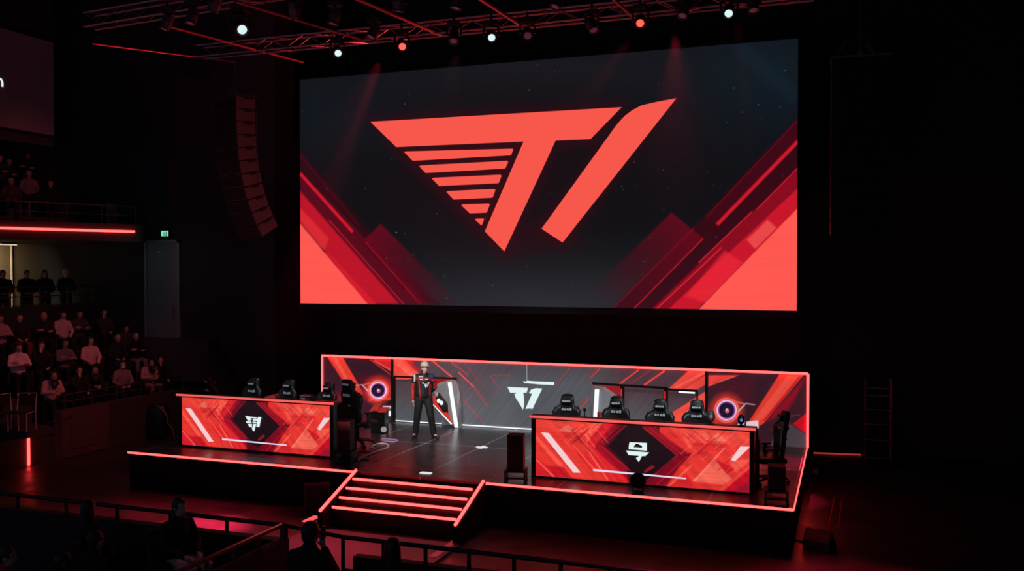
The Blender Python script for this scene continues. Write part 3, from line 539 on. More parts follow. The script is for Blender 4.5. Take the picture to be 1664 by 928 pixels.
# ================================================================== DESKS
T4 = Z(860, 660, 6.63); T5 = Z(1020, 660, 5.8)
def paint_desk(P):
    p = Paint(P, (226, 52, 46)); x, y = P[:, 0], P[:, 1]
    A_, B_, Cc, D_ = (255, 106, 84), (200, 26, 34), (150, 14, 34), (90, 10, 28)
    p.poly(T4([(60, 130), (700, 180), (620, 300), (60, 250)]), (240, 72, 60), .9, 5)
    for k in range(7): p.line(*T4([(70, 150+k*16), (600, 190+k*16)]), .9, (206, 40, 40), .5, 1)
    p.poly(T4([(310, 265), (420, 195), (515, 290)]), (238, 110, 92), .9, 1.5); p.poly(T4([(340, 290), (520, 300), (640, 420), (520, 400)]), (205, 42, 42), .6, 4)
    p.poly(T4([(75, 300), (480, 770), (700, 800), (620, 660), (380, 400), (200, 270)]), (232, 58, 50), .8, 4)
    p.poly(T4([(70, 300), (480, 765), (420, 765), (70, 360)]), A_, .6, 2)
    p.poly(T4([(180, 640), (370, 655), (470, 770), (280, 765)]), (190, 18, 34), .85, 3); p.poly(T4([(70, 560), (180, 640), (275, 770), (70, 750)]), (205, 26, 40), .9, 3); p.line(*T4([(75, 575), (270, 765)]), 2.2, A_, .85)
    # rays round the dark diamond
    p.poly(T4([(720, 170), (960, 190), (700, 430), (1100, 830), (860, 810), (600, 560), (610, 400)]), (220, 34, 42), .9, 4)
    p.poly(T4([(600, 300), (700, 180), (790, 180), (620, 400)]), A_, .75, 3)
    p.poly(T4([(900, 190), (1350, 230), (1350, 840), (1090, 830), (690, 440)]), Cc, .95, 3); p.poly(T4([(960, 190), (1400, 230), (1400, 840), (1090, 700), (780, 420)]), D_, .95, 3)
    p.poly(T4([(1060, 195), (1400, 230), (1400, 700), (1110, 700), (850, 430)]), (28, 14, 20), 1, 3)
    R1 = T5([(130, 190), (400, 205), (600, 440), (560, 520), (380, 760), (120, 745), (0, 740), (0, 180)])
    p.poly(T5([(0, 180), (140, 190), (600, 450), (330, 740), (0, 740)]), D_, 1, 3); p.poly(T5([(0, 180), (150, 190), (460, 460), (170, 700), (0, 640)]), (28, 14, 20), 1, 3)
    p.poly(T5([(150, 190), (240, 195), (560, 450), (470, 465)]), Cc, .9, 3); p.poly(T5([(560, 460), (470, 460), (170, 740), (360, 760)]), (130, 12, 32), .9, 4)
    p.poly(T5([(330, 195), (430, 205), (600, 420), (570, 450)]), (230, 52, 50), .95, 2); p.line(*T5([(250, 195), (575, 455)]), 1.4, B_, .9)
    for a, b_, wd, c in [((150, 200), (470, 470), 1.5, B_), ((200, 200), (520, 465), 1., (190, 30, 44)), ((470, 460), (170, 715), 1., (170, 24, 44)), ((560, 470), (270, 745), 1.6, B_), ((250, 570), (160, 625), 2, B_)]: p.line(*T5([a, b_]), wd, c, .9)
    for a, b_, wd, c in [((1050, 205), (790, 420), 1., B_), ((980, 200), (740, 430), 1., B_), ((900, 200), (690, 440), 1.5, (210, 34, 46)), ((780, 430), (1090, 700), 1.6, (214, 28, 44)), ((740, 440), (1080, 820), 1.2, B_), ((690, 450), (960, 700), 1.2, (190, 24, 44)), ((620, 400), (940, 810), 2., (232, 60, 56)), ((580, 400), (850, 800), 2.4, A_), ((450, 390), (720, 700), 1.4, A_), ((1220, 225), (1326, 310), 1.6, B_), ((1330, 640), (1240, 700), 1.6, B_)]: p.line(*T4([a, b_]), wd, c, .85)
    # right half
    p.poly(T5([(400, 205), (1150, 245), (1150, 380), (600, 330)]), (242, 78, 64), .9, 4)
    for k in range(6): p.line(*T5([(600, 230+k*18), (1150, 262+k*18)]), .9, (208, 40, 40), .5, 1)
    p.poly(T5([(600, 330), (1150, 370), (1150, 520), (900, 700), (560, 700), (600, 440)]), (228, 56, 50), .85, 4)
    p.poly(T5([(770, 325), (845, 248), (930, 335)]), (240, 116, 96), .9, 1.5); p.poly(T5([(670, 230), (720, 235), (790, 320), (740, 320)]), (250, 110, 90), .8, 2); p.poly(T5([(480, 225), (600, 300), (600, 400), (580, 400)]), (250, 96, 80), .7, 3)
    p.poly(T5([(580, 350), (900, 345), (950, 370), (800, 430)]), (206, 38, 40), .7, 4); p.poly(T5([(600, 480), (800, 470), (760, 430), (680, 420)]), (200, 36, 40), .6, 5)
    p.poly(T5([(600, 710), (830, 510), (985, 690), (900, 740)]), (244, 104, 86), .92, 1.5); p.poly(T5([(615, 705), (905, 395), (920, 395), (640, 705)]), (252, 130, 110), .9, 1.2)
    p.poly(T5([(830, 510), (960, 560), (1000, 600), (935, 640)]), (196, 22, 34), .85, 2); p.poly(T5([(960, 520), (1150, 500), (1150, 520), (1020, 620)]), (244, 96, 78), .8, 3); p.poly(T5([(845, 790), (1150, 560), (1150, 600), (920, 800)]), (236, 70, 58), .9, 2)
    p.poly(T5([(900, 800), (1150, 590), (1150, 825)]), (196, 14, 36), .95, 3); p.poly(T5([(990, 810), (1150, 700), (1150, 825)]), (150, 20, 44), .9, 6)
    p.poly(T5([(380, 760), (560, 640), (640, 770)]), (214, 34, 42), .8, 3); p.line(*T5([(390, 752), (600, 560)]), 3, A_, .8, 2); p.poly(T5([(600, 710), (900, 745), (860, 790), (620, 775)]), (222, 48, 44), .8, 3)
    rs = np.random.RandomState(12); inside = p.c.copy()
    for k in range(46):          # beams running parallel to the diamond's edges
        side = k % 2; t_ = rs.uniform(0, 1); cl = [(255, 120, 98), (196, 22, 34), (246, 84, 68), (170, 14, 32)][rs.randint(4)]
        if side: a_ = (rs.uniform(880, 975), rs.uniform(690, 740)); L_ = rs.uniform(14, 46); b_ = (a_[0]+L_*.66, a_[1]+L_*.80)
        else: a_ = (rs.uniform(1105, 1200), rs.uniform(712, 770)); L_ = rs.uniform(14, 46); b_ = (a_[0]+L_*.74, a_[1]-L_*.68)
        p.line(a_, b_, rs.uniform(.7, 2.4), cl, rs.uniform(.35, .75), 1.2)
    for k in range(26):
        a_ = (rs.uniform(930, 985), rs.uniform(682, 700)) if k % 2 else (rs.uniform(1075, 1130), rs.uniform(696, 706)); L_ = rs.uniform(12, 40); sg = -1 if k % 2 else 1
        p.line(a_, (a_[0]+sg*L_*.74, a_[1]+L_*.62), rs.uniform(.6, 1.6), [(255, 110, 90), (150, 12, 32), (214, 34, 44)][rs.randint(3)], .6, 1.2)
    dm = p.cover([(1036, 690), (1110, 745), (1062, 800), (1012, 795), (978, 728)], 6)[:, None]; p.c = p.c*(1-dm)+inside*dm
    p.streaks(.06, 46, 1.9, .05, 8); p.streaks(.84, 60, 4., .08, 9)
    return p.c
STRIPE_L = T4([(130, 284), (210, 290), (555, 716), (478, 716)]); STRIPE_R = T5([(1062, 380), (1150, 382), (1150, 388), (1010, 520), (972, 505)])
BARP = T4([(688, 678), (690, 672), (1560, 770)]) ; BARP = [(964, 762), (1115, 776.5), (1115, 778.6), (964, 765.2)]
RC = (-5.372, -1.53, .838, 1.882, 15.97); LC = (-13.555, -9.855, .84, 1.876, 16.15)
DESKM = vcol('desk_led', .97, 0, .4)
def desk(cfg, label, group):
    x0, x1, z0, z1, Y = cfg
    e = empty('player_desk', (x0, Y, SZ), 0, label, 'desk', group)
    dw = x1-x0; z0 -= SZ; z1 -= SZ
    rx0, rx1, rz0, rz1, ry = RC
    def px(V):   # both desks show the same picture
        u = (V[:, 0])/dw; v = (V[:, 2]-z0)/(z1-z0)
        return proj(np.stack([rx0+u*(rx1-rx0), np.full(len(u), ry), rz0+v*(rz1-rz0)], 1))
    def pos(x, y, off=0.):
        q_ = ony(x, y, ry); return ((q_[0]-rx0)/(rx1-rx0)*dw, -.004-off, z0+(q_[2]-rz0)/(rz1-rz0)*(z1-z0))
    grid_panel('front_display', 0, dw, z0, z1, 0, 460, 130, paint_desk, DESKM, e, px=px, back=.05)
    f = .085
    mb = MB().box((-f, -.02, 0), (0, .12, z1+.02)).box((dw, -.02, 0), (dw+f, .12, z1+.02)).box((0, -.02, 0), (dw, .12, z0)).box((0, -.02, z1), (dw, .12, z1+.02)); mb.build('front_frame', M['gloss'], e)
    MB().box((-f-.02, -.05, z1+.02), (dw+f+.02, .21, z1+.07)).build('top_ledge', M['gloss'], e, bevel=.01)
    MB().box((-f+.05, .12, .70), (dw+f-.05, .92, .74)).build('desk_top', M['black'], e, bevel=.008)
    MB().tube([(-f-.02, -.05, z1+.052), (dw+f+.02, -.05, z1+.052)], .024, 8).build('top_edge_trim', mat('red_lit_trim', (.5, .06, .06), .35, emis=(.95, .13, .12), est=.85), e)
    for xx in (-f, dw+f-.05): MB().prism([(xx, .12, 0), (xx, .92, 0), (xx, .92, .74), (xx, .45, z1+.02), (xx, .12, z1+.02)], (.05, 0, 0)).build('side_panel', M['skirt'], e)
    for S_ in (STRIPE_L, STRIPE_R): MB().prism([pos(*p) for p in S_], (0, -.004, 0)).build('pale_stripe', led('stripe_pale', tuple(lin((244, 206, 208)))), e)
    mb = MB(); mb.prism([pos(*p, .002) for p in BARP], (0, -.004, 0)); mb.build('white_line', ICE, e)
    return e, pos
dl, posL = desk(LC, 'long player desk left of the steps with red display and winged white logo', 'player desks')
dr, posR = desk(RC, 'long player desk right of the steps with red display and hat shaped white logo', 'player desks')
T = Z(1010, 710, 20.62); mb = MB(); E_ = lambda L: mb.prism([posR(*p, .006) for p in T(L)], (0, -.004, 0))
E_([(270, 175), (850, 200), (840, 255), (610, 260), (545, 228), (490, 225), (430, 290), (250, 300)]); E_([(250, 300), (430, 290), (410, 345), (545, 350), (690, 370), (850, 460), (245, 410)]); E_([(545, 228), (850, 200), (850, 460), (690, 370), (695, 300)])
E_([(158, 455), (930, 520), (800, 640), (690, 635), (240, 605)]); E_([(615, 622), (690, 635), (585, 838), (485, 710)]); mb.build('logo', WPIX, dr)
# left logo: placed from its own pixels
def posL2(x, y, off=.006):
    q_ = ony(x, y, LC[4]); return (q_[0]-LC[0], -.004-off, q_[2]-SZ)
T = Z(390, 665, 22.09); mb = MB(); E_ = lambda L: mb.prism([posL2(*p) for p in T(L)], (0, -.004, 0))
for L_ in [[(200, 238), (605, 290), (600, 330), (400, 315), (380, 380), (470, 372), (340, 418), (290, 400)], [(480, 345), (640, 350), (640, 412), (470, 412), (490, 380)], [(660, 275), (775, 285), (705, 640), (600, 630), (640, 330)], [(215, 430), (400, 440), (445, 505), (270, 505)], [(465, 440), (600, 460), (600, 505), (480, 505)], [(285, 530), (440, 530), (440, 660), (415, 640), (355, 635)], [(485, 530), (595, 530), (520, 790), (470, 770), (440, 680), (475, 640)]]: E_(L_)
mb.build('logo', WPIX, dl)

# small things on the desks
def on_desk(pt, Yoff, cfg): q_ = onz(pt[0], pt[1], 1.955); return q_
q_ = onz(436, 648, 1.952)
tag(MB().box((-.13, -.08, 0), (.12, .08, .03)).prism([(-.13, -.08, .03), (.12, -.08, .03), (.12, -.08, .075), (.06, -.08, .08)], (0, .16, 0)).build('folded_towel', mat('red_cloth', (.7, .05, .04), .8)), 'folded red cloth lying on the left desk between two chairs', 'cloth').location = (q_[0], 16.26, 1.947)
bx = empty('control_box', (onz(490, 652, 1.952)[0], 16.26, 1.947), 0, 'small dark box with white lettering on the left desk', 'box')
MB().box((-.14, -.07, 0), (.14, .08, .11)).build('case', M['plastic'], bx, bevel=.008); MB().box((-.13, -.078, .088), (.13, -.07, .10)).box((-.11, -.078, .02), (-.0, -.07, .05)).build('white_marking', M['white'], bx); MB().box((.03, -.078, .02), (.11, -.07, .05)).build('red_marking', M['redp'], bx)
for (pxx, nm, lab, mm) in [(943, 'microphone', 'small black microphone on the right desk beside its first chair', M['black']), (969, 'drink_can', 'small red can on the right desk before the silver gate', M['redp'])]:
    q_ = onz(pxx, 682, 1.952); e = empty(nm, (q_[0], 16.08, 1.947), 0, lab, nm.replace('_', ' '))
    if nm == 'drink_can': MB().lathe([(.028, 0), (.033, .01), (.033, .11), (.026, .122)], 16).build('can_body', mm, e, smooth=True); MB().lathe([(.026, .1215), (.024, .125)], 16).build('lid', M['steel'], e)
    else: MB().lathe([(.05, 0), (.05, .012), (.012, .02), (.008, .12)], 14).build('stand', mm, e); MB().ell((0, 0, .14), (.028, .028, .035)).build('head', mm, e, smooth=True)
for (pxx, sc_, lab) in [(1155, 1.5, 'pale round headset cup on the right desk beside the fourth chair'), (1206, 1.2, 'black and blue camera ball on the right desk below the emblem')]:
    q_ = onz(pxx, 690, 1.952); e = empty('headset' if sc_ > 1.3 else 'desk_camera', (q_[0], 16.08, 1.947), 0, lab, 'headset' if sc_ > 1.3 else 'camera')
    MB().lathe([(.05*sc_, 0), (.055*sc_, .01), (.02*sc_, .03)], 16).build('base', M['plastic'], e)
    MB().ell((0, 0, .1*sc_), (.05*sc_, .05*sc_, .075*sc_)).build('shell', M['greyl'] if sc_ > 1.3 else M['leather'], e, smooth=True); MB().ell((.01, -.045*sc_, .1*sc_), (.02*sc_, .015, .025*sc_)).build('pad', M['cream'] if sc_ > 1.3 else led('blue_dot', (.1, .2, .6)), e, smooth=True)

# ================================================================== GAMING CHAIRS
def make_chair(label, accent):
    e = empty('gaming_chair', (0, 0, 0), 0, label, 'chair', 'gaming chairs at the player desks')
    # back shell: an outline with shoulder wings, curved across
    out = [(0, .40), (.20, .40), (.235, .55), (.225, .72), (.275, .86), (.285, .98), (.24, 1.06), (.15, 1.09), (.135, 1.20), (.12, 1.28), (.08, 1.31), (0, 1.315)]
    full = out+[(-x, z) for x, z in out[-2:0:-1]]
    def by(x, z): return .21+.12*(z-.4)-1.1*x*x*(1 if z > .5 else .6)
    mb = MB(); n = len(full); rows = [1., .8, .5]; vs = []
    cz = .8
    for s_, off in ((1, 0), (1, -.075), (.78, -.095), (.4, -.07)):
        vs += [(x*s_, by(x*s_, cz+(z-cz)*s_)+off, cz+(z-cz)*s_) for x, z in full]
    fs = [(r_*n+i, r_*n+(i+1) % n, (r_+1)*n+(i+1) % n, (r_+1)*n+i) for r_ in range(3) for i in range(n)]+[tuple(3*n+i for i in range(n))]
    mb.add(vs, fs); mb.add([(x, by(x, z), z) for x, z in full], [tuple(range(n))]); mb.build('backrest', M['leather'], e, smooth=True)
    mb = MB()
    for s_ in (1, -1): mb.tube([(s_*.225, by(.2, .5)-.08, .5), (s_*.215, by(.2, .72)-.085, .72), (s_*.268, by(.26, .9)-.07, .9), (s_*.225, by(.2, 1.05)-.08, 1.05), (s_*.13, by(.13, 1.12)-.08, 1.12), (s_*.112, by(.1, 1.26)-.08, 1.26)], .010, 6)
    mb.build('piping', accent, e)
    hp = MB(); hp.box((-.105, by(0, 1.2)-.175, 1.13), (.105, by(0, 1.2)-.09, 1.25)); h = hp.build('head_pillow', M['leather'], e, bevel=.028, smooth=True)
    MB().box((-.085, by(0, 1.2)-.186, 1.17), (-.012, by(0, 1.2)-.176, 1.205)).box((-.005, by(0, 1.2)-.186, 1.17), (.03, by(0, 1.2)-.176, 1.205)).box((.037, by(0, 1.2)-.186, 1.173), (.082, by(0, 1.2)-.176, 1.203)).build('lettering', M['white'], h)
    y3 = by(0, 1.0)-.115
    mb = MB()
    for a_, b_ in ((-.1, -.06), (-.05, -.02), (.0, .05), (.06, .1)): mb.box((a_, y3-.02, .995), (b_, y3, 1.035+.012*(a_ > 0)))
    mb.prism([(-.1, y3-.01, 1.0), (-.08, y3-.01, 1.055), (-.06, y3-.01, 1.0)], (0, -.008, 0)); mb.build('front_lettering', M['white'], e)
    mb = MB(); yb = lambda z: by(0, z)+.004
    mb.box((-.09, yb(1.2), 1.20), (.09, yb(1.2)+.006, 1.235)).box((-.1, yb(1.0), .985), (.1, yb(1.0)+.01, 1.035)).box((-.08, yb(.8), .80), (-.01, yb(.8)+.008, .825)).box((0, yb(.8), .80), (.07, yb(.8)+.008, .82)); mb.build('back_lettering', M['white'], e)
    MB().box((-.27, -.28, .40), (.27, .22, .50)).build('seat', M['leather'], e, bevel=.045, smooth=True)
    for s_ in (1, -1):
        m_ = MB(); m_.box((s_*.31-.025, -.05, .38), (s_*.31+.025, .03, .66)); m_.box((min(s_*.2, s_*.31), -.05, .37), (max(s_*.2, s_*.31), .03, .40)); ar = m_.build('armrest', M['plastic'], e, bevel=.008)
        MB().box((s_*.31-.045, -.2, .66), (s_*.31+.045, .09, .69)).build('arm_pad', M['leather'], ar, bevel=.012)
    MB().lathe([(.03, .12), (.03, .26), (.022, .26), (.022, .38), (.09, .39), (.09, .41)], 14).build('gas_lift', M['metal'], e, smooth=True)
    mb = MB()
    for k in range(5):
        an = k*2*math.pi/5+.3; c_, s_ = math.cos(an), math.sin(an); mb.tube([(0, 0, .13), (c_*.16, s_*.16, .115), (c_*.31, s_*.31, .085)], [.035, .028, .018], 8)
    mb.build('star_base', M['plastic'], e, smooth=True)
    for k in range(5):
        an = k*2*math.pi/5+.3; X = Matrix.Translation((math.cos(an)*.31, math.sin(an)*.31, .03))@Matrix.Rotation(an, 4, 'Z')@Matrix.Rotation(math.pi/2, 4, 'X')
        MB().lathe([(.028, -.025), (.030, -.01), (.030, .01), (.028, .025)], 12, X=X).tube([(math.cos(an)*.31, math.sin(an)*.31, .03), (math.cos(an)*.31, math.sin(an)*.31, .09)], .01, 6).build('caster', M['plastic'], e)
    return remember(e)
ch = make_chair('black gaming chair at the far left end of the left desk, barely lit', M['greyl'])
def chair_at(x, y, rz, label): return copy_tree(ch, (x, y, SZ), rz, label)
ch.location = (-13.15+(-.72), 17.9, SZ); ch.rotation_euler = (0, 0, R(150))
q_ = ony(356, 640, 17.9); ch.location = (q_[0], 17.9, SZ)
chair_at(-13.02, 17.7, R(-8), 'black gaming chair behind the left desk, second from its left end')
chair_at(-12.05, 17.68, R(-10), 'black gaming chair at the left desk right of the folded red cloth')
chair_at(-10.96, 17.61, R(-10), 'black gaming chair at the left desk right of the small lettered box')
tc_ = chair_at(-9.98, 17.5, R(160), 'black gaming chair turned round at the open end of the left desk, back lettering showing'); tc_.scale = (1.12, 1.12, 1.13)
chair_at(-5.28, 17.55, R(8), 'black gaming chair behind the right desk right below the white wall logo')
chair_at(-4.28, 17.6, R(4), 'black gaming chair behind the right desk before the silver gate')
chair_at(-3.39, 17.5, R(2), 'black gaming chair behind the right desk between the two gate posts')
chair_at(-2.69, 17.6, R(4), 'black gaming chair behind the right desk just left of the round emblem')
chair_at(-1.25, 16.95, R(-68), 'black gaming chair seen from the side at the right end of the right desk')

# cabinet with sloped red cover behind the turned chair
pc = empty('side_cabinet', (-10.35, 19.15, SZ), R(12), 'black cabinet with sloped red top between the turned chair and the wall', 'cabinet')
MB().box((-.16, -.17, 0), (.18, .17, .50)).build('body', M['gloss'], pc, bevel=.01)
MB().prism([(-.19, -.2, .50), (.21, -.2, .50), (.21, .19, .56), (-.19, .19, .56)], (0, 0, .015)).prism([(-.19, -.2, .515), (.0, -.2, .515), (.02, .18, .70), (-.12, .18, .70)], (0, .02, 0)).build('cover', mat('red_cover', (.75, .06, .05), .4), pc)
MB().lathe([(.001, 0), (.07, 0), (.07, .02), (.001, .02)], 16, X=Matrix.Translation((.16, -.17, .1))@Matrix.Rotation(math.pi/2, 4, 'X')).build('round_lamp', M['white'], pc)
# loops of cable
def cable(name, px, z, r, m, label, cat='cable'):
    P = [Vector(onz(x, y, z)) for x, y in px]; pts = []
    for i in range(len(P)-1):
        p0, p1, p2, p3 = P[max(i-1, 0)], P[i], P[i+1], P[min(i+2, len(P)-1)]
        for k in range(6):
            t = k/6; pts.append(.5*((2*p1)+(p2-p0)*t+(2*p0-5*p1+4*p2-p3)*t*t+(3*p1-p0-3*p2+p3)*t**3))
    pts.append(P[-1]); return tag(MB().tube(pts, r, 6).build(name, m), label, cat)
ZZ = Z(520, 690, 10.31)
cable('floor_cable', ZZ([(640, 580), (720, 540), (900, 470), (1100, 400), (1150, 365), (1110, 325), (1020, 315), (900, 345), (862, 380), (900, 395)]), SZ+.015, .02, M['cable'], 'thick white cable curling into a loop beside the turned chair')
cable('floor_cable', ZZ([(1030, 240), (1150, 245), (1280, 258), (1300, 275), (1240, 290), (1130, 285), (1030, 265)]), SZ+.015, .016, mat('violet_cable', (.5, .45, .75), .5), 'pale violet flat cable loop between the turned chair and the man')
cable('floor_cable', ZZ([(640, 600), (680, 572), (760, 565), (815, 578)]), SZ+.015, .022, M['cable'], 'short pale cable end in front of the looped cable')
cable('floor_cable', ZZ([(500, 515), (620, 455), (740, 445), (860, 468)]), SZ+.02, .016, M['redp'], 'red cable lying at the foot of the turned chair')

# ================================================================== SPEAKERS
def column_speaker(loc, rz, label, h=.86, wd=.29, foot=True):
    e = empty('column_speaker', loc, rz, label, 'speaker')
    b0 = .22 if foot else .02
    MB().box((-wd/2, -.16, b0), (wd/2, .12, h)).build('cabinet', M['black'], e, bevel=.012)
    MB().box((-wd/2+.015, -.175, b0+.02), (wd/2-.015, -.158, h-.02)).build('grille', M['grille'], e)
    if foot:
        MB().box((-wd/2-.045, -.2, .02), (-wd/2-.02, .16, .23)).box((wd/2+.02, -.2, .02), (wd/2+.045, .16, .23)).box((-wd/2-.045, -.2, .19), (wd/2+.045, .16, .22)).box((-wd/2-.045, -.1, .05), (wd/2+.045, .05, .08)).build('stand', M['metal'], e)
        for sx in (-1, 1):
            for s2 in (-.18, .14): MB().lathe([(.02, 0), (.02, .02)], 10, X=Matrix.Translation((sx*(wd/2+.032), s2, 0))).build('rubber_foot', M['black'], e)
    return e
q_ = onz(838, 782, SZ); column_speaker((q_[0], q_[1]+.02, SZ), R(12), 'tall black column speaker on a low stand left of the right desk')
MB().box((.145, -.15, .24), (.152, .11, .85)).build('red_side_strip', mat('red_side', (.35, .03, .05), .4), bpy.data.objects['column_speaker'])
q_ = onz(556, 752, SZ); column_speaker((q_[0], q_[1]+.16, SZ), R(10), 'black column speaker on a stand at the right end of the left desk', .84, .27)
q_ = onz(1262, 822, SZ); e = column_speaker((q_[0]-.02, q_[1]+.25, SZ), R(6), 'squat black speaker on short legs at the stage front right corner', .62, .28)
# round floor fan before the right desk
q_ = onz(1036, 798, SZ); fn = empty('floor_fan', (q_[0], 15.62, SZ), 0, 'round black floor fan standing before the right desk display', 'fan')
X = Matrix.Translation((0, 0, .18))@Matrix.Rotation(math.pi/2, 4, 'X')
MB().lathe([(.001, -.06), (.10, -.06), (.135, -.03), (.135, .03), (.10, .06), (.001, .06)], 24, X=X).build('drum', M['skirt'], fn, smooth=True)
mb = MB()
for r_ in (.03, .06, .09, .12): mb.tube([(math.cos(a)*r_, -.065, .18+math.sin(a)*r_) for a in [k*math.pi/10 for k in range(20)]], .004, 5, closed=True)
mb.build('grille', M['plastic'], fn); MB().box((-.1, -.06, 0), (.1, .06, .015)).tube([(-.08, 0, .01), (-.14, 0, .18)], .01).tube([(.08, 0, .01), (.14, 0, .18)], .01).build('stand', M['plastic'], fn)
# floor wedge monitors
def wedge(loc, rz, s, label):
    e = empty('floor_monitor', loc, rz, label, 'speaker')
    MB().prism([(-.3*s, -.22*s, 0), (-.3*s, .24*s, 0), (-.3*s, .24*s, .2*s), (-.3*s, .06*s, .42*s), (-.3*s, -.18*s, .12*s)], (.6*s, 0, 0)).build('cabinet', M['cab'], e, bevel=.012)
    n = Vector((0, -.78, .62)); X = Matrix.Translation((0, -.07*s, .285*s))@n.to_track_quat('Z', 'Y').to_matrix().to_4x4()
    MB().box((-.26*s, -.15*s, 0), (.26*s, .15*s, .01), X=X).build('grille', M['grille'], e)
    MB().tube([(-.08*s, .25*s, .12*s), (-.08*s, .29*s, .12*s), (.08*s, .29*s, .12*s), (.08*s, .25*s, .12*s)], .012*s, 6).build('handle', M['plastic'], e); return e
q_ = onz(512, 838, 0); e = empty('floor_speaker', (q_[0]-.1, q_[1]+.25, 0), R(30), 'black slanted speaker cabinet standing on the floor left of the steps', 'speaker')
MB().prism([(-.24, -.26, 0), (-.24, .26, 0), (-.24, .26, .50), (-.24, -.26, .62)], (.48, 0, 0)).build('cabinet', M['cab'], e, bevel=.015); MB().box((-.21, -.275, .04), (.21, -.262, .56)).build('grille', M['grille'], e); MB().tube([(-.08, .27, .3), (-.08, .3, .3), (.08, .3, .3), (.08, .27, .3)], .012, 6).build('handle', M['metal'], e)
q_ = onz(1332, 893, 0); wedge((q_[0], q_[1]+.1, 0), R(160), .75, 'black wedge floor speaker lying on the hall floor right of the stage')
MB().box((.2, -.2, 0), (.95, -.1, .03)).build('flat_cable_cover', M['plastic'], bpy.data.objects['floor_monitor'])
q_ = onz(1322, 778, 0); e = empty('floor_light', (q_[0], q_[1], 0), R(60), 'small white-faced floor lamp beside the right stage edge', 'lamp')
MB().box((-.1, -.08, 0), (.1, .08, .02)).tube([(-.1, 0, .02), (-.12, 0, .14)], .01).tube([(.1, 0, .02), (.12, 0, .14)], .01).build('yoke', M['metal'], e); MB().lathe([(.05, -.09), (.08, -.05), (.09, .07)], 18, X=Matrix.Translation((0, 0, .15))@Matrix.Rotation(R(75), 4, 'X')).build('lamp_head', M['plastic'], e, smooth=True)
MB().lathe([(.075, .072), (.07, .078)], 18, X=Matrix.Translation((0, 0, .15))@Matrix.Rotation(R(75), 4, 'X')).build('lens', mat('lens_grey', (.5, .5, .5), .3), e)
# backpack-like drum case by the left stand
q_ = onz(256, 716, 0); e = empty('rolled_case', (q_[0]-.1, q_[1]+.2, 0), R(20), 'black rounded equipment case with cables beyond the stage left corner', 'case')
MB().box((-.28, -.2, .04), (.22, .2, .95)).build('body', M['gloss'], e, bevel=.1, smooth=True); MB().tube([(.0, -.22, .95), (.15, -.22, .9), (.27, -.2, .7), (.3, -.18, .45), (.42, -.15, .3), (.45, -.12, .05)], .018, 6).tube([(.05, -.2, .9), (.2, -.22, .8), (.3, -.2, .6)], .014, 6).build('cable_bundle', mat('red_grey_cable', (.3, .16, .17), .4), e)
for sx in (-.2, .15):
    MB().lathe([(.04, -.02), (.04, .02)], 12, X=Matrix.Translation((sx, 0, .04))@Matrix.Rotation(math.pi/2, 4, 'X')).build('wheel', M['black'], e)

# ------------------------------------------------------------------ line arrays
def line_array(loc, az, curve, label, cm_=None):
    cm_ = cm_ or M['cab']
    e = empty('line_array', loc, az, label, 'speaker', 'hanging line arrays'); n = 11; hgt = .285; y = 0; z = 0; th = 0
    for k in range(n):
        th = R(curve)*(k/(n-1))**1.6
        X = Matrix.Translation((0, y, z))@Matrix.Rotation(th, 4, 'X')
        c = MB().prism([(-.48, -.26, -hgt+.01), (-.48, -.26, 0), (-.48, .22, -.02), (-.48, .22, -hgt+.03)], (.96, 0, 0), X=X).build('cabinet', cm_, e)
        MB().box((-.46, -.275, -hgt+.025), (.46, -.258, -.015), X=X).build('grille', M['grille'], c)
        for s_ in (-1, 1): MB().box((s_*.485-.008, -.05, -.05), (s_*.485+.008, .13, .02), X=X).build('rigging_plate', M['black'], c)
        d = X.to_3x3()@Vector((0, 0, -hgt)); y += d.y; z += d.z
    MB().box((-.5, -.3, .01), (.5, .3, .05)).box((-.04, -.25, .05), (.04, .25, .12)).build('bumper_frame', M['alu'], e)
    MB().tube([(0, .0, .12), (0, 0, 13-loc[2])], .012, 6).tube([(-.3, .0, .05), (0, 0, .5)], .01, 6).tube([(.3, .0, .05), (0, 0, .5)], .01, 6).build('hanging_chain', M['alu'], e)
    MB().tube([(.40, .22, .1), (.51, .24, -.3), (.51, .24, -1.2), (.52, .30, -2.1)], .012, 6).tube([(-.4, .1, .1), (-.25, .0, .35), (.1, .1, .3), (.25, .05, .12)], .012, 6).build('signal_cable', M['alu'], e)
    return e
pA = ony(382, 162, 17.6); line_array(tuple(pA), R(-22), 30, 'curved black line array speaker hanging left of the giant screen', mat('array_cab_lit', (.10, .085, .09), .55))  # screen light on the left array put into a paler cabinet colour
pB = ony(1397, 99, 17.6); line_array(tuple(pB), R(3), 4, 'nearly invisible black line array speaker hanging right of the giant screen', M['black'])

# ================================================================== TRUSS AND LAMPS
def truss(P, Q, wd, label, hang=(), m=None, step=.5):
    P, Q = Vector(P), Vector(Q); e = empty('lighting_truss', P, 0, label, 'truss'); d = Q-P; t = d.normalized(); s_ = t.cross(Vector((0, 0, 1))); u = Vector((0, 0, 1))
    c = [s_*(-wd/2), s_*(wd/2), s_*(wd/2)+u*wd, s_*(-wd/2)+u*wd]; m = m or M['alu']
    for o_ in c: MB().tube([o_, o_+d], .022, 6).build('chord', m, e)
    n = max(2, int(d.length/step)); mb = MB()
    for k in range(n):
        for (a_, b_) in ((0, 3), (1, 2), (0, 1), (3, 2)):
            A_, B_ = (a_, b_) if k % 2 else (b_, a_); mb.tube([c[A_]+d*k/n, c[B_]+d*(k+1)/n], .010, 5)
    mb.build('bracing', m, e)
    for h in hang: MB().tube([d*h+u*wd, d*h+u*(13-P.z)], .012, 6).build('hanging_chain', M['metal'], e)
    return e
tr_m = mat('truss_metal', (.55, .30, .30), .35, .85)
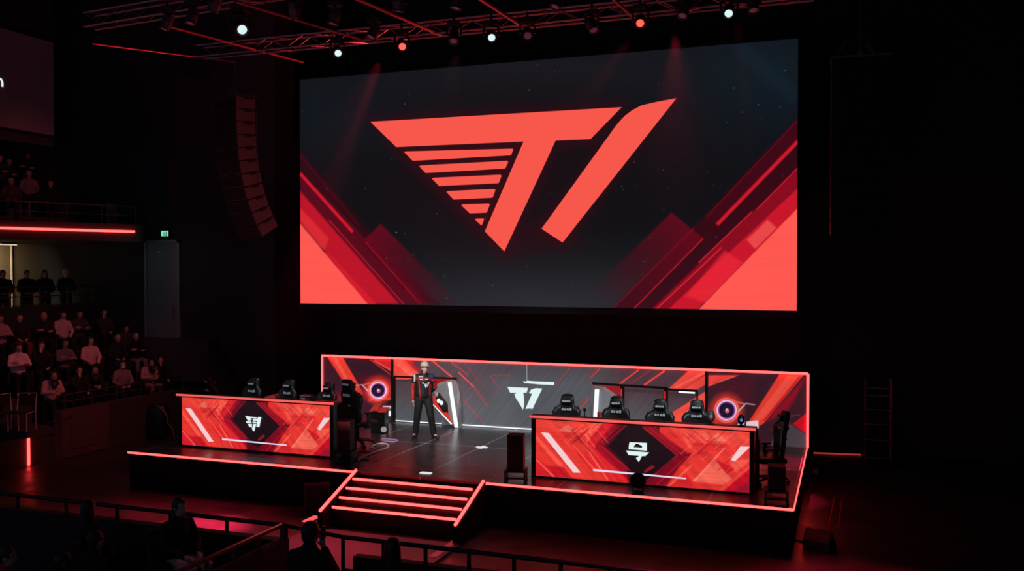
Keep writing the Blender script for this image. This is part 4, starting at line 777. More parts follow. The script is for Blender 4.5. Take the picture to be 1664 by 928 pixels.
truss((-14.6, 18.1, 9.73), (-.6, 18.1, 9.73), .27, 'long horizontal lighting truss in front of the top of the screen', (.1, .4, .7, .95), tr_m)
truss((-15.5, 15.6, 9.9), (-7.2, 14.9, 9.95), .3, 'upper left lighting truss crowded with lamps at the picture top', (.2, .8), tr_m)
def pipe(a, b, z0, z1, r, label, m):
    p, q = onz(*a, z0), onz(*b, z1); e = tag(MB().tube([p, q], r, 8).build('ceiling_bar', m), label, 'bar'); return e
PM = mat('bar_metal_red_lit', (.75, .16, .17), .3, .6); PM2 = mat('bar_metal_less_lit', (.28, .10, .10), .35, .7)  # red stage light put into the bars' colour, with a less lit copy
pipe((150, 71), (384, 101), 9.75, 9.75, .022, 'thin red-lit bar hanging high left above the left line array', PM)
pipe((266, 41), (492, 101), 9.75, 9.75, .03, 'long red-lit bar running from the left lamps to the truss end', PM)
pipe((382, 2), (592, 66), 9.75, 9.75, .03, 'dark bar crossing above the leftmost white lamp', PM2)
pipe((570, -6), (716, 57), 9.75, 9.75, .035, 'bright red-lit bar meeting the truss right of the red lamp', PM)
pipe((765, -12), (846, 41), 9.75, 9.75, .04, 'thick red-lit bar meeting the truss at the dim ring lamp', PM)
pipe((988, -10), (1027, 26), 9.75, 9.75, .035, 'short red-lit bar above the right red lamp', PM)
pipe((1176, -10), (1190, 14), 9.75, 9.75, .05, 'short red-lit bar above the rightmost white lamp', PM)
def moving_head(loc, aim, lens, label, s=1., unlit=False):
    e = empty('stage_lamp', loc, 0, label, 'stage lamp', 'moving head lamps on the truss')
    MB().tube([(0, 0, .1), (0, 0, 12.99-loc[2])], .008, 6).build('hanging_cable', M['metal'], e)
    MB().box((-.13*s, -.1*s, -.10), (.13*s, .1*s, 0)).box((-.02, -.03, 0), (.02, .03, .14)).build('base', M['plastic'], e, bevel=.012)
    d = (Vector(aim)-Vector(loc)).normalized(); piv = Vector((0, 0, -.30*s)); yaw = math.atan2(d.y, d.x)+math.pi/2; Y_ = Matrix.Rotation(yaw, 4, 'Z')
    MB().tube([(-.15*s, 0, -.30*s), (-.15*s, 0, -.14*s), (-.1*s, 0, -.1), (.1*s, 0, -.1), (.15*s, 0, -.14*s), (.15*s, 0, -.30*s)], .025*s, 6, X=Y_).build('yoke', M['plastic'], e)
    X = Matrix.Translation(piv)@d.to_track_quat('Z', 'Y').to_matrix().to_4x4()
    MB().lathe([(.05*s, -.17*s), (.10*s, -.13*s), (.115*s, 0), (.105*s, .12*s), (.11*s, .17*s), (.095*s, .17*s), (.09*s, .15*s)], 20, X=X).build('lamp_head', M['plastic'] if not unlit else mat('lamp_body', (.08, .05, .052), .35), e, smooth=False)
    MB().lathe([(.074*s, .151*s), (.05*s, .163*s), (.001, .167*s)], 20, X=X).build('lens', lens, e, smooth=True)
    return e
LW = led('lamp_white', (.72, .93, .93)); LR = led('lamp_red', (3., .16, .12)); LD = mat('lens_dim_glow', (.05, .03, .035), .15, emis=(.2, .05, .08), est=.3)  # faint red emission paints a glint on the unlit lenses
CAMP = (-1.5, 6, 2.0)
for (x_, y_, lens, s_, lab) in [(387, 40, LW, 1.25, 'bright white stage lamp at the upper left, largest of the lit lamps'), (545, 86, LW, 1., 'white stage lamp above the left corner of the screen'), (650, 75, LR, 1., 'red stage lamp left of the screen logo on the truss'), (796, 60, LW, 1., 'white stage lamp above the middle of the screen'),
                           (855, 57, LD, 1., 'dim ring stage lamp just right of the middle white lamp'), (1039, 36, LR, 1., 'red stage lamp on the right half of the truss'), (1184, 20, LW, 1., 'rightmost white stage lamp at the end of the truss')]:
    p = onz(x_, y_, 9.42) if x_ != 387 else onz(x_, y_, 9.5)
    moving_head((p[0], p[1]+.08, p[2]+.35), CAMP, lens, lab, s_)
for (x_, y_, aim, lab) in [(267, 40, (-16, 12, 0), 'unlit stage lamp with red glint at the left end of the red bar'), (308, 30, (-13, 12, 0), 'unlit stage lamp hanging left of the brightest white lamp'), (475, 20, (-9, 17, 2), 'unlit stage lamp lit red from below above the left truss end'), (540, 30, (-11, 14, 0), 'unlit hanging stage lamp between two red bars'), (605, 55, (-12, 12, 0), 'unlit tilted stage lamp left of the first red lamp'),
                       (735, 62, (-6, 12, 0), 'unlit stage lamp with red body under the truss left of the middle'), (645, 8, (-9, 16, 0), 'unlit stage lamp at the top edge above the first red lamp'), (740, 4, (-8, 14, 0), 'unlit stage lamp at the very top edge right of the first red lamp'), (905, 4, (-8, 12, 0), 'unlit stage lamp at the top edge above the truss'), (960, 44, (-2, 15, 3), 'unlit tilted stage lamp left of the right red lamp'), (1222, 10, (0, 14, 0), 'unlit stage lamp right of the last white lamp'), (345, 10, (-15, 14, 0), 'unlit stage lamp at the top edge left of the brightest lamp'), (1110, 20, (-4, 12, 0), 'unlit stage lamp between the right red and last white lamps')]:
    p = onz(x_, y_, 9.42); moving_head((p[0], p[1]+.08, p[2]+.35), aim, LD, lab, .95, True)

# ================================================================== RIGHT SIDE
q0, q1 = onz(1406, 752, 0), onz(1447, 753, 0)
rk = empty('rolling_rack', ((q0[0]+q1[0])/2, q0[1], 0), 0, 'tall open metal rack on wheels by the back wall right of the stage', 'rack')
RM = mat('rack_metal', (.30, .20, .21), .35, .8)
for sx in (-.29, .29):
    for s2 in (-.0, .5): MB().tube([(sx, s2, .08), (sx, s2, 2.0)], .018, 6).build('upright', RM, rk)
for z in (.12, .55, .93, 1.28, 1.62, 1.8): MB().box((-.3, -.01, z), (.3, .51, z+.02)).build('shelf', RM, rk)
for sx in (-.29, .29):
    for s2 in (0, .5): MB().lathe([(.04, -.015), (.04, .015)], 12, X=Matrix.Translation((sx, s2, .04))@Matrix.Rotation(math.pi/2, 4, 'X')).build('caster', M['black'], rk)
tag(MB().tube([onz(1322, 736, .02), onz(1399, 739, .02)], .02, 6).build('floor_bar', led('floor_bar_added_glow', (.35, .03, .03))), 'thin red bar on the floor between the stage and the rolling rack', 'bar')  # bar made to glow red by emission, though it is no lamp
for k, (a_, b_) in enumerate([((1356, 808), (1346, 860)), ((1369, 810), (1362, 858))]):
    tag(MB().tube([onz(*a_, .006), onz(*b_, .006)], .012, 6).build('floor_line', mat('line_red', (.5, .08, .07), .5)), 'thin reddish floor line right of the stage, %s of the pair' % ('left one' if k == 0 else 'right one'), 'floor line')

# ================================================================== FOREGROUND RAILS
DR = mat('dark_rail', (.02, .014, .015), .4, .4)
struct(MB().box((-14, 9.72, 0), (-6.62, 9.86, 1.24)).build('wall_front_stalls', M['black'])); struct(MB().box((-5.55, 9.60, 0), (-1.2, 9.72, 1.20)).build('wall_front_stalls_right', M['black']))
struct(MB().box((-6.74, 6.6, 0), (-6.62, 9.72, 1.24)).build('wall_aisle', M['black']))
struct(slab('floor_stalls', (-14, 3, 0), (-6.74, 9.72, .28), M['black'])); struct(slab('floor_stalls_right', (-5.4, 3, 0), (-1.2, 9.60, .1), M['black']))
railing('front_railing', (-13.8, 9.79, 1.24), (-6.62, 9.79, 1.24), .18, 9, 'dark handrail on the wall between left stalls and floor', m=DR, mids=(), r=.03)
railing('front_railing', (-5.72, 9.66, .98), (-1.3, 9.66, .98), .42, 9, 'dark handrail right of the seated man in the foreground', m=DR, mids=(.05,), r=.028)
railing('aisle_railing', (-6.68, 6.9, 1.24), (-6.68, 9.79, 1.24), .18, 7, 'red-glinting handrail running along the aisle toward the picture bottom', m=mat('aisle_rail', (.35, .12, .1), .3, .7), mids=(), r=.028)
bar_ = MB().tube([(-6.62, 9.79, 1.42), (-5.72, 9.66, 1.40)], .028, 6).build('gate_bar', DR); tag(bar_, 'dark bar closing the aisle between the two foreground handrails', 'bar')
# low barrier with an upright red tube at the far left
q_ = onz(47, 757, 0); e = empty('side_barrier', tuple(q_), 0, 'low black barrier with an upright red tube light at the left edge', 'barrier')
q2 = onz(-20, 778, 0)-q_
MB().prism([(0, 0, 0), (q2[0], q2[1], 0), (q2[0]-.3, q2[1]+.3, 0), (-.3, .3, 0)], (0, 0, .66)).build('panel', M['concrete'], e); MB().tube([(.03, -.03, .02), (.03, -.03, .66)], .03, 8).build('tube_light', STRIP, e)
MB().tube([(.0, 0, .66), (-.35, .1, .85), (-.8, .0, .93)], .01, 6).tube([(.0, 0, .66), (.15, .6, .85), (.25, 1.1, 1.1)], .01, 6).build('rope', M['alu'], e)

# ================================================================== PEOPLE
def blob(name, prims, voxel, m, parent, smooth=4, paint=None):
    mb = MB()
    for p in prims:
        if p[0] == 'c':
            _, a_, b_, r1, r2 = p; d_ = V_(b_)-V_(a_); L = d_.length
            X = Matrix.Translation(a_)@(d_.to_track_quat('Z', 'Y').to_matrix().to_4x4() if L > 1e-6 else Matrix.Identity(4)); k_ = 4
            prof = [(r1*math.sin(t*math.pi/2/k_), -r1*math.cos(t*math.pi/2/k_)) for t in range(k_+1)]+[(r2*math.cos(t*math.pi/2/k_), L+r2*math.sin(t*math.pi/2/k_)) for t in range(k_+1)]
            mb.lathe(prof, 12, X=X)
        else:
            _, c_, rad, rot = p; mb.ell((0, 0, 0), rad, n=24, X=Matrix.Translation(c_)@rot.to_4x4())
    o = mb.build(name, m); me = o.data
    r_ = o.modifiers.new('r', 'REMESH'); r_.mode = 'VOXEL'; r_.voxel_size = voxel; s_ = o.modifiers.new('s', 'SMOOTH'); s_.iterations = smooth; s_.factor = .5
    bpy.context.view_layer.update(); dg = bpy.context.evaluated_depsgraph_get(); m2 = bpy.data.meshes.new_from_object(o.evaluated_get(dg)); o.modifiers.clear(); o.data = m2; bpy.data.meshes.remove(me); m2.name = name
    m2.materials.clear(); m2.materials.append(m); m2.polygons.foreach_set('use_smooth', [True]*len(m2.polygons)); o.parent = parent
    if paint:
        n = len(m2.vertices); co = np.empty(n*3); m2.vertices.foreach_get('co', co); cc = np.ones((n, 4)); cc[:, :3] = lin(paint(co.reshape(-1, 3)))
        m2.color_attributes.new('Col', 'FLOAT_COLOR', 'POINT').data.foreach_set('color', cc.ravel())
    return o
V_ = Vector; I3 = Matrix.Identity(3)
def hand(wr, d, palm_n, curl, s=1., side=1):
    """palm, four unequal bent fingers and a thumb off the palm's side"""
    d = d.normalized(); n = palm_n.normalized(); t = d.cross(n).normalized()*side; out = [('c', wr, wr+d*.035*s, .026*s, .028*s)]
    for k, L in enumerate((.072, .080, .074, .058)):
        b_ = wr+d*.045*s; off = t*(.026-.0175*k)*s; k0 = b_+off+d*.035*s; out.append(('c', b_+off*.8, k0, .012*s, .0105*s))
        d1 = (d*math.cos(curl*.5)+n*math.sin(curl*.5)).normalized(); d2 = (d*math.cos(curl*1.3)+n*math.sin(curl*1.3)).normalized()
        k1 = k0+d1*L*.5*s; k2 = k1+d2*L*.5*s; out += [('c', k0, k1, .0100*s, .009*s), ('c', k1, k2, .009*s, .0075*s)]
    tb = wr+d*.02*s+t*.022*s; t1 = tb+(d*.6+t*.7+n*.3).normalized()*.036*s; t2 = t1+(d*.85+t*.3+n*.35).normalized()*.030*s
    return out+[('c', tb, t1, .0125*s, .0105*s), ('c', t1, t2, .0105*s, .0085*s)]
def figure(J, e, vox, m_skin, m_top, m_leg, m_hair, m_shoe, hair='short', loose=1., faces=True, paint=None, hr=I3, baggy=1., box=1.):
    H = J['head']; c = lambda a, b, r1, r2: ('c', V_(a), V_(b), r1, r2); el = lambda o_, r: ('e', V_(H)+hr@V_(o_), V_(r), hr)
    neck, chest, pel = V_(J['neck']), V_(J['chest']), V_(J['pel'])
    body = [el((0, .005, .02), (.076, .094, .098)), el((0, -.022, -.045), (.056, .066, .066)), el((0, -.03, -.09), (.032, .034, .028)), ('c', V_(H)+hr@V_((0, -.092, .005)), V_(H)+hr@V_((0, -.108, -.028)), .009, .014),
            el((.078, .01, -.005), (.012, .02, .032)), el((-.078, .01, -.005), (.012, .02, .032)), c(V_(H)+V_((0, .015, -.07)), neck, .052, .056), c(neck, chest, .07, .11), c(chest, pel, .11, .10)]
    top = [('c', neck+V_((0, .01, -.035)), V_(J['shL'])+V_((0, 0, -.01)), .066, .066), ('c', neck+V_((0, .01, -.035)), V_(J['shR'])+V_((0, 0, -.01)), .066, .066), ('e', chest, V_((.165*loose, .115*loose, .20)), J.get('crot', I3)), ('c', neck-V_((0, 0, .03)), chest, .085, .12), ('e', pel+V_((0, 0, .06)), V_((.155*loose*box, .12*loose*box, .14)), I3), ('c', chest, pel+V_((0, 0, .05)), .135*loose, .135*loose*box), ('c', chest+V_((.05, 0, 0)), pel+V_((.05*box, 0, .07)), .11*loose, .12*loose*box), ('c', chest+V_((-.05, 0, 0)), pel+V_((-.05*box, 0, .07)), .11*loose, .12*loose*box), ('c', neck-V_((0, 0, .01)), neck+V_((0, 0, .025)), .064, .062)]
    leg = [('e', pel, V_((.15, .115, .12)), I3)]; shoe = []
    for s_, sd in (('L', 1), ('R', -1)):
        sh, eb, wr = (V_(J[k+s_]) for k in ('sh', 'el', 'wr')); hp, kn, an, to = (V_(J[k+s_]) for k in ('hip', 'kn', 'an', 'to'))
        body += [c(neck-V_((0, 0, .06)), sh-V_((0, 0, .02)), .045, .04), c(sh, eb, .045, .036), c(eb, wr, .036, .025)]+hand(wr, V_(J.get('hd'+s_, wr-eb)), V_(J.get('pn'+s_, (0, -1, .1))), J.get('curl', .5), 1., sd)
        body += [c(hp, kn, .075, .05), c(kn, an, .045, .035), c(an, to, .035, .03)]
        top += [c(chest+V_((sd*.07, 0, .10)), sh+V_((0, 0, -.012)), .085, .062*loose), c(sh, eb, .064*loose, .052*loose), c(eb, eb.lerp(wr, .9), .052*loose, .040*loose)]
        leg += [c(pel+V_((sd*.05, 0, -.02)), hp, .1, .098), c(hp, kn, .094*baggy, .070*baggy), c(kn, an+V_((0, 0, .0)), .070*baggy, .058*baggy)]
        d = (to-an); d.z = 0; shoe += [c(an+V_((0, 0, -.035)), an-d*.25+V_((0, 0, -.045)), .042, .038), c(an+V_((0, 0, -.035)), to, .044, .036), c(an, an+V_((0, 0, -.04)), .042, .042)]
    b = blob('body', body, vox, m_skin, e, 3); blob('jacket', top, vox, m_top, e, 4, paint); blob('trousers', leg, vox, m_leg, e, 4); blob('shoes', shoe, max(vox, .01), m_shoe, e, 2)
    if faces:
        mb = MB()
        for sx in (-.03, .03): mb.ell(V_(H)+hr@V_((sx, -.082, .008)), (.011, .008, .006), n=10)
        mb.build('eyes', M['hair'], b, smooth=True)
        mb = MB(); mb.ell(V_(H)+hr@V_((0, -.086, -.055)), (.022, .008, .006), n=10); mb.build('lips', mat('lips', (.42, .14, .13), .5), b, smooth=True)
    hs = []
    if hair != 'none':
        hs = [el((0, .018, .035), (.088, .102, .098)), el((0, .06, -.02), (.07, .055, .07))]
    if hair == 'long': hs += [('c', V_(H)+hr@V_((s2*.07, .03, 0)), V_(H)+hr@V_((s2*.075, .02, -.2)), .035, .03) for s2 in (1, -1)]+[('c', V_(H)+hr@V_((0, .07, 0)), V_(H)+hr@V_((0, .08, -.24)), .06, .06)]
    if hair == 'curly': hs += [el((math.cos(k)*.08, .02+math.sin(k)*.06, -.02+.03*(k % 3)), (.045, .045, .05)) for k in range(-1, 8)]
    if hs:
        hh = blob('hair', hs, max(vox, .010), m_hair, e, 2)
        bm = bmesh.new(); bm.from_mesh(hh.data); inv = hr.transposed()
        bmesh.ops.delete(bm, geom=[v for v in bm.verts if (lambda q: q.y < -.055 and q.z < .06 and abs(q.x) < .06)(inv@(v.co-V_(H)))], context='VERTS'); bm.to_mesh(hh.data); bm.free()
    return b
# --- the man on the stage
def R3(axis, deg): return Matrix.Rotation(R(deg), 3, axis)
mp = onz(689, 711.5, SZ)
man = empty('person', (mp[0], mp[1], SZ), R(30), 'person in black and red team jacket, dark trousers and beige cap walking on stage', 'person')
JM = dict(head=(.02, -.03, 1.60), neck=(.005, 0, 1.47), chest=(0, .0, 1.27), pel=(-.01, 0, .95), shL=(.185, .01, 1.40), elL=(.26, .10, 1.14), wrL=(.13, .22, .98), hdL=(-.9, .2, -.25), pnL=(0, 1, 0),
          shR=(-.185, .01, 1.40), elR=(-.255, .03, 1.12), wrR=(-.25, -.04, .87), hdR=(.05, -.1, -1), pnR=(1, 0, 0), hipL=(.09, 0, .90), knL=(.15, -.10, .50), anL=(.22, -.06, .085), toL=(.30, -.23, .04),
          hipR=(-.10, 0, .90), knR=(-.15, .02, .50), anR=(-.19, .10, .085), toR=(-.27, -.03, .04), curl=.5)
def man_paint(P):
    x, y, z = P.T; c = np.tile([14., 16, 18], (len(P), 1)); front = y < .02
    def put(mask, col): c[mask] = col
    arm = np.abs(x) > .20
    put(front & (z > 1.33) & (z < 1.385) & ~arm, (150, 26, 44)); put(front & (z > 1.385) & (z < 1.41) & ~arm, (30, 30, 34)); put(front & (z > 1.40) & (z < 1.425) & (np.abs(x+.07) < .05), (190, 190, 195))
    put((z > 1.36) & (x > .12), (24, 52, 96)); put((z < .905), (170, 28, 32))
    put(front & ~arm & (np.abs(x+.115-.10*(1.2-z)) < .016) & (z < 1.32), (170, 28, 34)); put(front & ~arm & (np.abs(x-.13) < .022) & (z < 1.3), (170, 28, 34))
    put((x < -.225) & (z < 1.26), (196, 34, 34)); put((x < -.19) & (z > 1.30) & (np.abs(x+.215) < .018), (215, 215, 220)); put((x > .225) & (z < 1.28) & (z > 1.1), (180, 32, 34)); put((x > .16) & (z > 1.30) & (z < 1.34), (190, 60, 90))
    put((z > 1.455), (20, 20, 24)); return c
figure(JM, man, .011, mat('skin_bright', (.74, .46, .34), .5), vcol('team_jacket', 0, 1., .7), M['denim'], M['hair'], mat('sports_shoe', (.035, .035, .035), .6), 'short', 1.06, True, man_paint, R3('Z', 6)@R3('X', -4), 1.16, 1.10)
HV = V_(JM['head']); HR = R3('Z', 6)@R3('X', -4); XH = Matrix.Translation(HV)@HR.to_4x4()@Matrix.Scale(1.08, 4)
cp_ = empty('cap', (0, 0, 0)); cp_.parent = man
MB().lathe([(.094, .03), (.096, .06), (.088, .10), (.062, .132), (.02, .147), (.001, .149)], 24, X=XH@Matrix.Translation((0, .012, 0))@Matrix.Diagonal((.95, 1.12, 1, 1))).build('cap_crown', M['cream'], cp_, smooth=True)
pts = [(math.sin(a)*.084, -.072-math.cos(a)*.098, .056-.014*math.cos(a)) for a in [R(k) for k in range(-80, 81, 16)]]
MB().prism([tuple(V_(p)) for p in pts], (0, 0, .008), X=XH).build('cap_brim', M['cream'], cp_, smooth=False)
cp_['label'] = 'beige cap'
XC = lambda p: V_((p[0], p[1], p[2]))
def on_mesh(parent, polys, m, name, targ, off=.006):
    """flat marks laid on the cloth: each corner is dropped onto the mesh from the front"""
    from mathutils.bvhtree import BVHTree
    bm = bmesh.new(); bm.from_mesh(targ.data); bt = BVHTree.FromBMesh(bm); mb = MB()
    for pl in polys:
        vs = []
        for x, z in pl:
            h = bt.ray_cast(V_((x, -1, z)), V_((0, 1, 0))); vs.append(h[0]+V_((0, -off, 0)) if h[0] else V_((x, -.13, z)))
        mb.prism(vs, (0, -.004, 0))
    bm.free(); return mb.build(name, m, parent)
jk = children_named(man, 'jacket')[0]
on_mesh(jk, [[(-.05, 1.29), (.105, 1.29), (.09, 1.255), (-.03, 1.255)], [(.0, 1.255), (.055, 1.255), (.06, 1.21), (.035, 1.15), (.01, 1.20)], [(.07, 1.25), (.12, 1.285), (.085, 1.20), (.06, 1.17)]], mat('chest_white', (.75, .85, .9), .6), 'chest_logo', jk)
on_mesh(jk, [[(-.10, 1.36), (-.04, 1.36), (-.04, 1.345), (-.10, 1.345)], [(.02, 1.36), (.09, 1.36), (.09, 1.345), (.02, 1.345)]], M['white'], 'sponsor_marks', jk)

# --- seated figures (two poses each with its own cut of clothing), copied with their own colours
def seated(kind):
    J = dict(head=(0, -.03, 1.22), neck=(0, .0, 1.10), chest=(0, .03, .90), pel=(0, .05, .56), hipL=(.09, .02, .52), knL=(.12, -.42, .53), anL=(.12, -.40, .10), toL=(.13, -.54, .05), hipR=(-.09, .02, .52), knR=(-.12, -.42, .53), anR=(-.12, -.40, .10), toR=(-.13, -.54, .05),
             shL=(.165, .03, 1.0), shR=(-.165, .03, 1.0), elL=(.24, -.05, .76), elR=(-.24, -.05, .76), wrL=(.10, -.26, .66), wrR=(-.10, -.26, .66), hdL=(-.4, -1, -.1), hdR=(.4, -1, -.1), pnL=(0, 0, -1), pnR=(0, 0, -1), curl=.6)
    if kind == 'chin': J.update(elR=(-.17, -.2, .80), wrR=(-.06, -.16, 1.05), hdR=(.1, .1, 1), pnR=(0, 1, 0))
    if kind == 'folded': J.update(elL=(.23, -.12, .80), elR=(-.23, -.12, .80), wrL=(-.06, -.2, .86), wrR=(.06, -.22, .82), hdL=(-1, 0, .1), hdR=(1, 0, .1), pnL=(0, 1, 0), pnR=(0, 1, 0))
    if kind == 'down': J.update(head=(0, -.12, 1.17), neck=(0, -.04, 1.07), chest=(0, .0, .88), wrL=(.06, -.28, .78), wrR=(-.06, -.28, .78))
    return J
def standing_pose():
    return dict(head=(0, -.02, 1.56), neck=(0, 0, 1.43), chest=(0, 0, 1.22), pel=(0, 0, .92), shL=(.18, 0, 1.36), shR=(-.18, 0, 1.36), elL=(.24, -.05, 1.1), elR=(-.24, -.05, 1.1), wrL=(.10, -.22, 1.02), wrR=(-.10, -.22, 1.02), hdL=(-.6, -1, 0), hdR=(.6, -1, 0), pnL=(0, 0, -1), pnR=(0, 0, -1),
                hipL=(.09, 0, .87), knL=(.1, -.02, .48), anL=(.11, .02, .085), toL=(.13, -.13, .04), hipR=(-.09, 0, .87), knR=(-.1, -.02, .48), anR=(-.11, .02, .085), toR=(-.13, -.13, .04), curl=.5)
cm = {}
def cloth(c):
    if c not in cm: cm[c] = mat('cloth_%d_%d_%d' % c, tuple(lin(c)), .85, noise=.2)
    return cm[c]
PROTO = {}
def visitor(kind, hair, loc, rz, top, legs, label, group, skin='skin', hairm='hair', s=1.):
    key = (kind, hair)
    if key not in PROTO:
        e = empty('person', loc, rz, label, 'person', group)
        J = standing_pose() if kind == 'stand' else seated(kind)
        figure(J, e, .014, M['skin'], cloth((60, 60, 60)), cloth((20, 20, 22)), M['hair'], M['black'], hair, 1.05, True, None, R3('X', -22) if kind == 'down' else I3)
        PROTO[key] = remember(e)
    else: e = copy_tree(PROTO[key], loc, rz, label, group)
    e['label'] = label; e.scale = (s, s, s)
    for o_ in bpy.data.objects:
        if o_.parent is e and o_.type == 'MESH':
            n = o_.name.split('.')[0]; mm = {'body': M[skin], 'jacket': cloth(top), 'trousers': cloth(legs), 'hair': M[hairm] if hairm in M else hairm}.get(n)
            if mm: o_.material_slots[0].link = 'OBJECT'; o_.material_slots[0].material = mm
    return e
# audience seats
def make_seat():
    e = empty('auditorium_seat', (0, 0, 0), 0, 'dark folding auditorium seat', 'seat', 'seats of the left stand')
    MB().box((-.24, -.24, .36), (.24, .22, .44)).build('seat', M['seat'], e, bevel=.02); MB().prism([(-.24, .20, .40), (-.24, .28, .40), (-.24, .38, .92), (-.24, .31, .92)], (.48, 0, 0)).build('backrest', M['seat'], e, bevel=.02)
    for sx in (-.27, .27): MB().box((sx-.02, -.2, 0), (sx+.02, .26, .62)).build('side_frame', M['plastic'], e)
    return remember(e)
seat0 = None; seats_used = []
FL = {1: .80, 2: 1.45, 3: 2.15}; RXs = {1: -18.75, 2: -19.62, 3: -20.55}
rowname = {1: 'front row', 2: 'second row', 3: 'third row'}
def place_seat(loc, rz, label):
    global seat0
    if seat0 is None: seat0 = make_seat(); seat0.location = loc; seat0.rotation_euler = (0, 0, rz); seat0['label'] = label
    else: copy_tree(seat0, loc, rz, label)
AUD = [ # row, px of the face, kind, hair, jacket, trousers, label
 (1, 85, 622, 'down', 'long', (200, 150, 155), (24, 22, 24), 'person in pale jacket with long hair bowed down, leftmost in the front row'),
 (1, 128, 606, 'chin', 'short', (24, 22, 24), (20, 18, 20), 'person in black with a hand raised to the chin in the front row'),
 (1, 152, 622, 'down', 'long', (18, 16, 18), (20, 20, 22), 'person in black with long hair bending down in the front row'),
 (1, 199, 602, 'lap', 'short', (140, 120, 125), (30, 26, 28), 'person in grey hoodie with pale mask in the front row'),
 (1, 243, 599, 'down', 'long', (190, 150, 150), (150, 120, 122), 'person in white cardigan with long hair near the right end of the front row'),
 (1, 273, 590, 'chin', 'short', (22, 18, 20), (24, 20, 22), 'person in black at the right end of the front row'),
 (2, 30, 563, 'folded', 'short', (225, 190, 195), (20, 18, 20), 'person in white shirt with folded arms in the second row'),
 (2, 67, 568, 'chin', 'short', (20, 18, 20), (20, 18, 20), 'person in black holding something orange-lit in the second row'),
 (2, 105, 570, 'folded', 'long', (110, 100, 110), (22, 20, 24), 'person with long hair and headband in grey denim, second row'),
 (2, 147, 572, 'lap', 'long', (215, 175, 180), (24, 22, 24), 'person in white jacket sitting upright in the second row'),
 (2, 191, 558, 'lap', 'none', (18, 16, 18), (20, 18, 20), 'bald person in black in the second row'),
 (2, 226, 555, 'folded', 'none', (14, 12, 14), (130, 120, 130), 'person in black sweater and pale jeans in the second row'),
 (3, 0, 540, 'folded', 'short', (170, 130, 135), (20, 18, 20), 'person in pale top cut off by the left picture edge'),
 (3, 31, 516, 'lap', 'short', (26, 22, 24), (120, 50, 46), 'person in dark top with red cloth on the lap in the third row'),
 (3, 71, 507, 'folded', 'none', (20, 18, 20), (22, 20, 22), 'bald person in black with folded arms in the third row'),
 (3, 102, 513, 'lap', 'curly', (200, 165, 170), (22, 20, 22), 'person in white shirt with curly hair and dark tie in the third row'),
 (3, 129, 508, 'folded', 'short', (62, 54, 56), (22, 20, 22), 'person in dark grey sweater with short dark hair in the third row'),
 (3, 169, 510, 'chin', 'short', (56, 50, 54), (22, 20, 22), 'person in grey coat with a hand at the face in the third row'),
 (2, 205, 530, 'stand', 'short', (60, 46, 50), (22, 20, 22), 'person with pale mask standing behind the second row'),
]
for i, (row, x_, y_, kind, hr_, tc, lc, lab) in enumerate(AUD):
    Xr = RXs[row] if x_ != 205 else -19.98; q_ = onx(x_, y_, Xr); fz = FL[row]; yy = min(q_[1], 21.4)
    rz = R(66+7*math.sin(i*1.7)); kk = sum(1 for t_ in AUD[:i] if t_[0] == row)
    visitor(kind, hr_, (Xr, yy, fz), rz, tc, lc, lab, 'seated audience of the left stand', 'skin' if i % 2 else 'skin2', s=.93 if x_ == 205 else 1.)
    if x_ != 205: place_seat((Xr, yy, fz), rz, 'dark audience seat in the %s, %s' % (rowname[row], ('leftmost', 'second from the left', 'third from the left', 'fourth from the left', 'fifth from the left', 'sixth from the left', 'seventh from the left')[kk]))
# masks
def mask(label_part, par):
    b = [o_ for o_ in bpy.data.objects if o_.parent is par and o_.name.split('.')[0] == 'body'][0]
    MB().ell((0, -.095, 1.165), (.052, .045, .045), n=14).build('face_mask', mat('mask_white', (.75, .7, .7), .8), par, smooth=True)
for o_ in list(bpy.data.objects):
    if o_.get('label') and 'mask' in o_['label'] and o_.get('category') == 'person': mask('', o_)
# empty seats filling the rows
for row, ys in ((1, (17.55, 18.55)), (2, (17.65, 18.75)), (3, (17.2, 19.2))):
    pass
# standing visitors under the balcony
for (x_, y_, tc, hr_, lab) in [(4, 449, (26, 24, 26), 'short', 'person in dark coat standing at the left edge under the balcony'), (43, 446, (18, 16, 18), 'short', 'person in black standing left of the middle under the balcony'), (72, 441, (20, 16, 18), 'long', 'person in black with long hair standing between two others under the balcony'), (107, 442, (24, 20, 22), 'none', 'person in pale beanie standing rightmost under the balcony')]:
    q_ = onx(x_, y_, -22.3); e = visitor('stand', hr_, (-22.3, q_[1], 2.95), R(70), tc, (18, 16, 18), lab, 'visitors standing under the balcony')
    if 'beanie' in lab: MB().lathe([(.092, .03), (.098, .06), (.08, .12), (.03, .15), (.001, .152)], 18, X=Matrix.Translation((0, -.01, 1.56))).build('beanie', M['cream'], e, smooth=True)
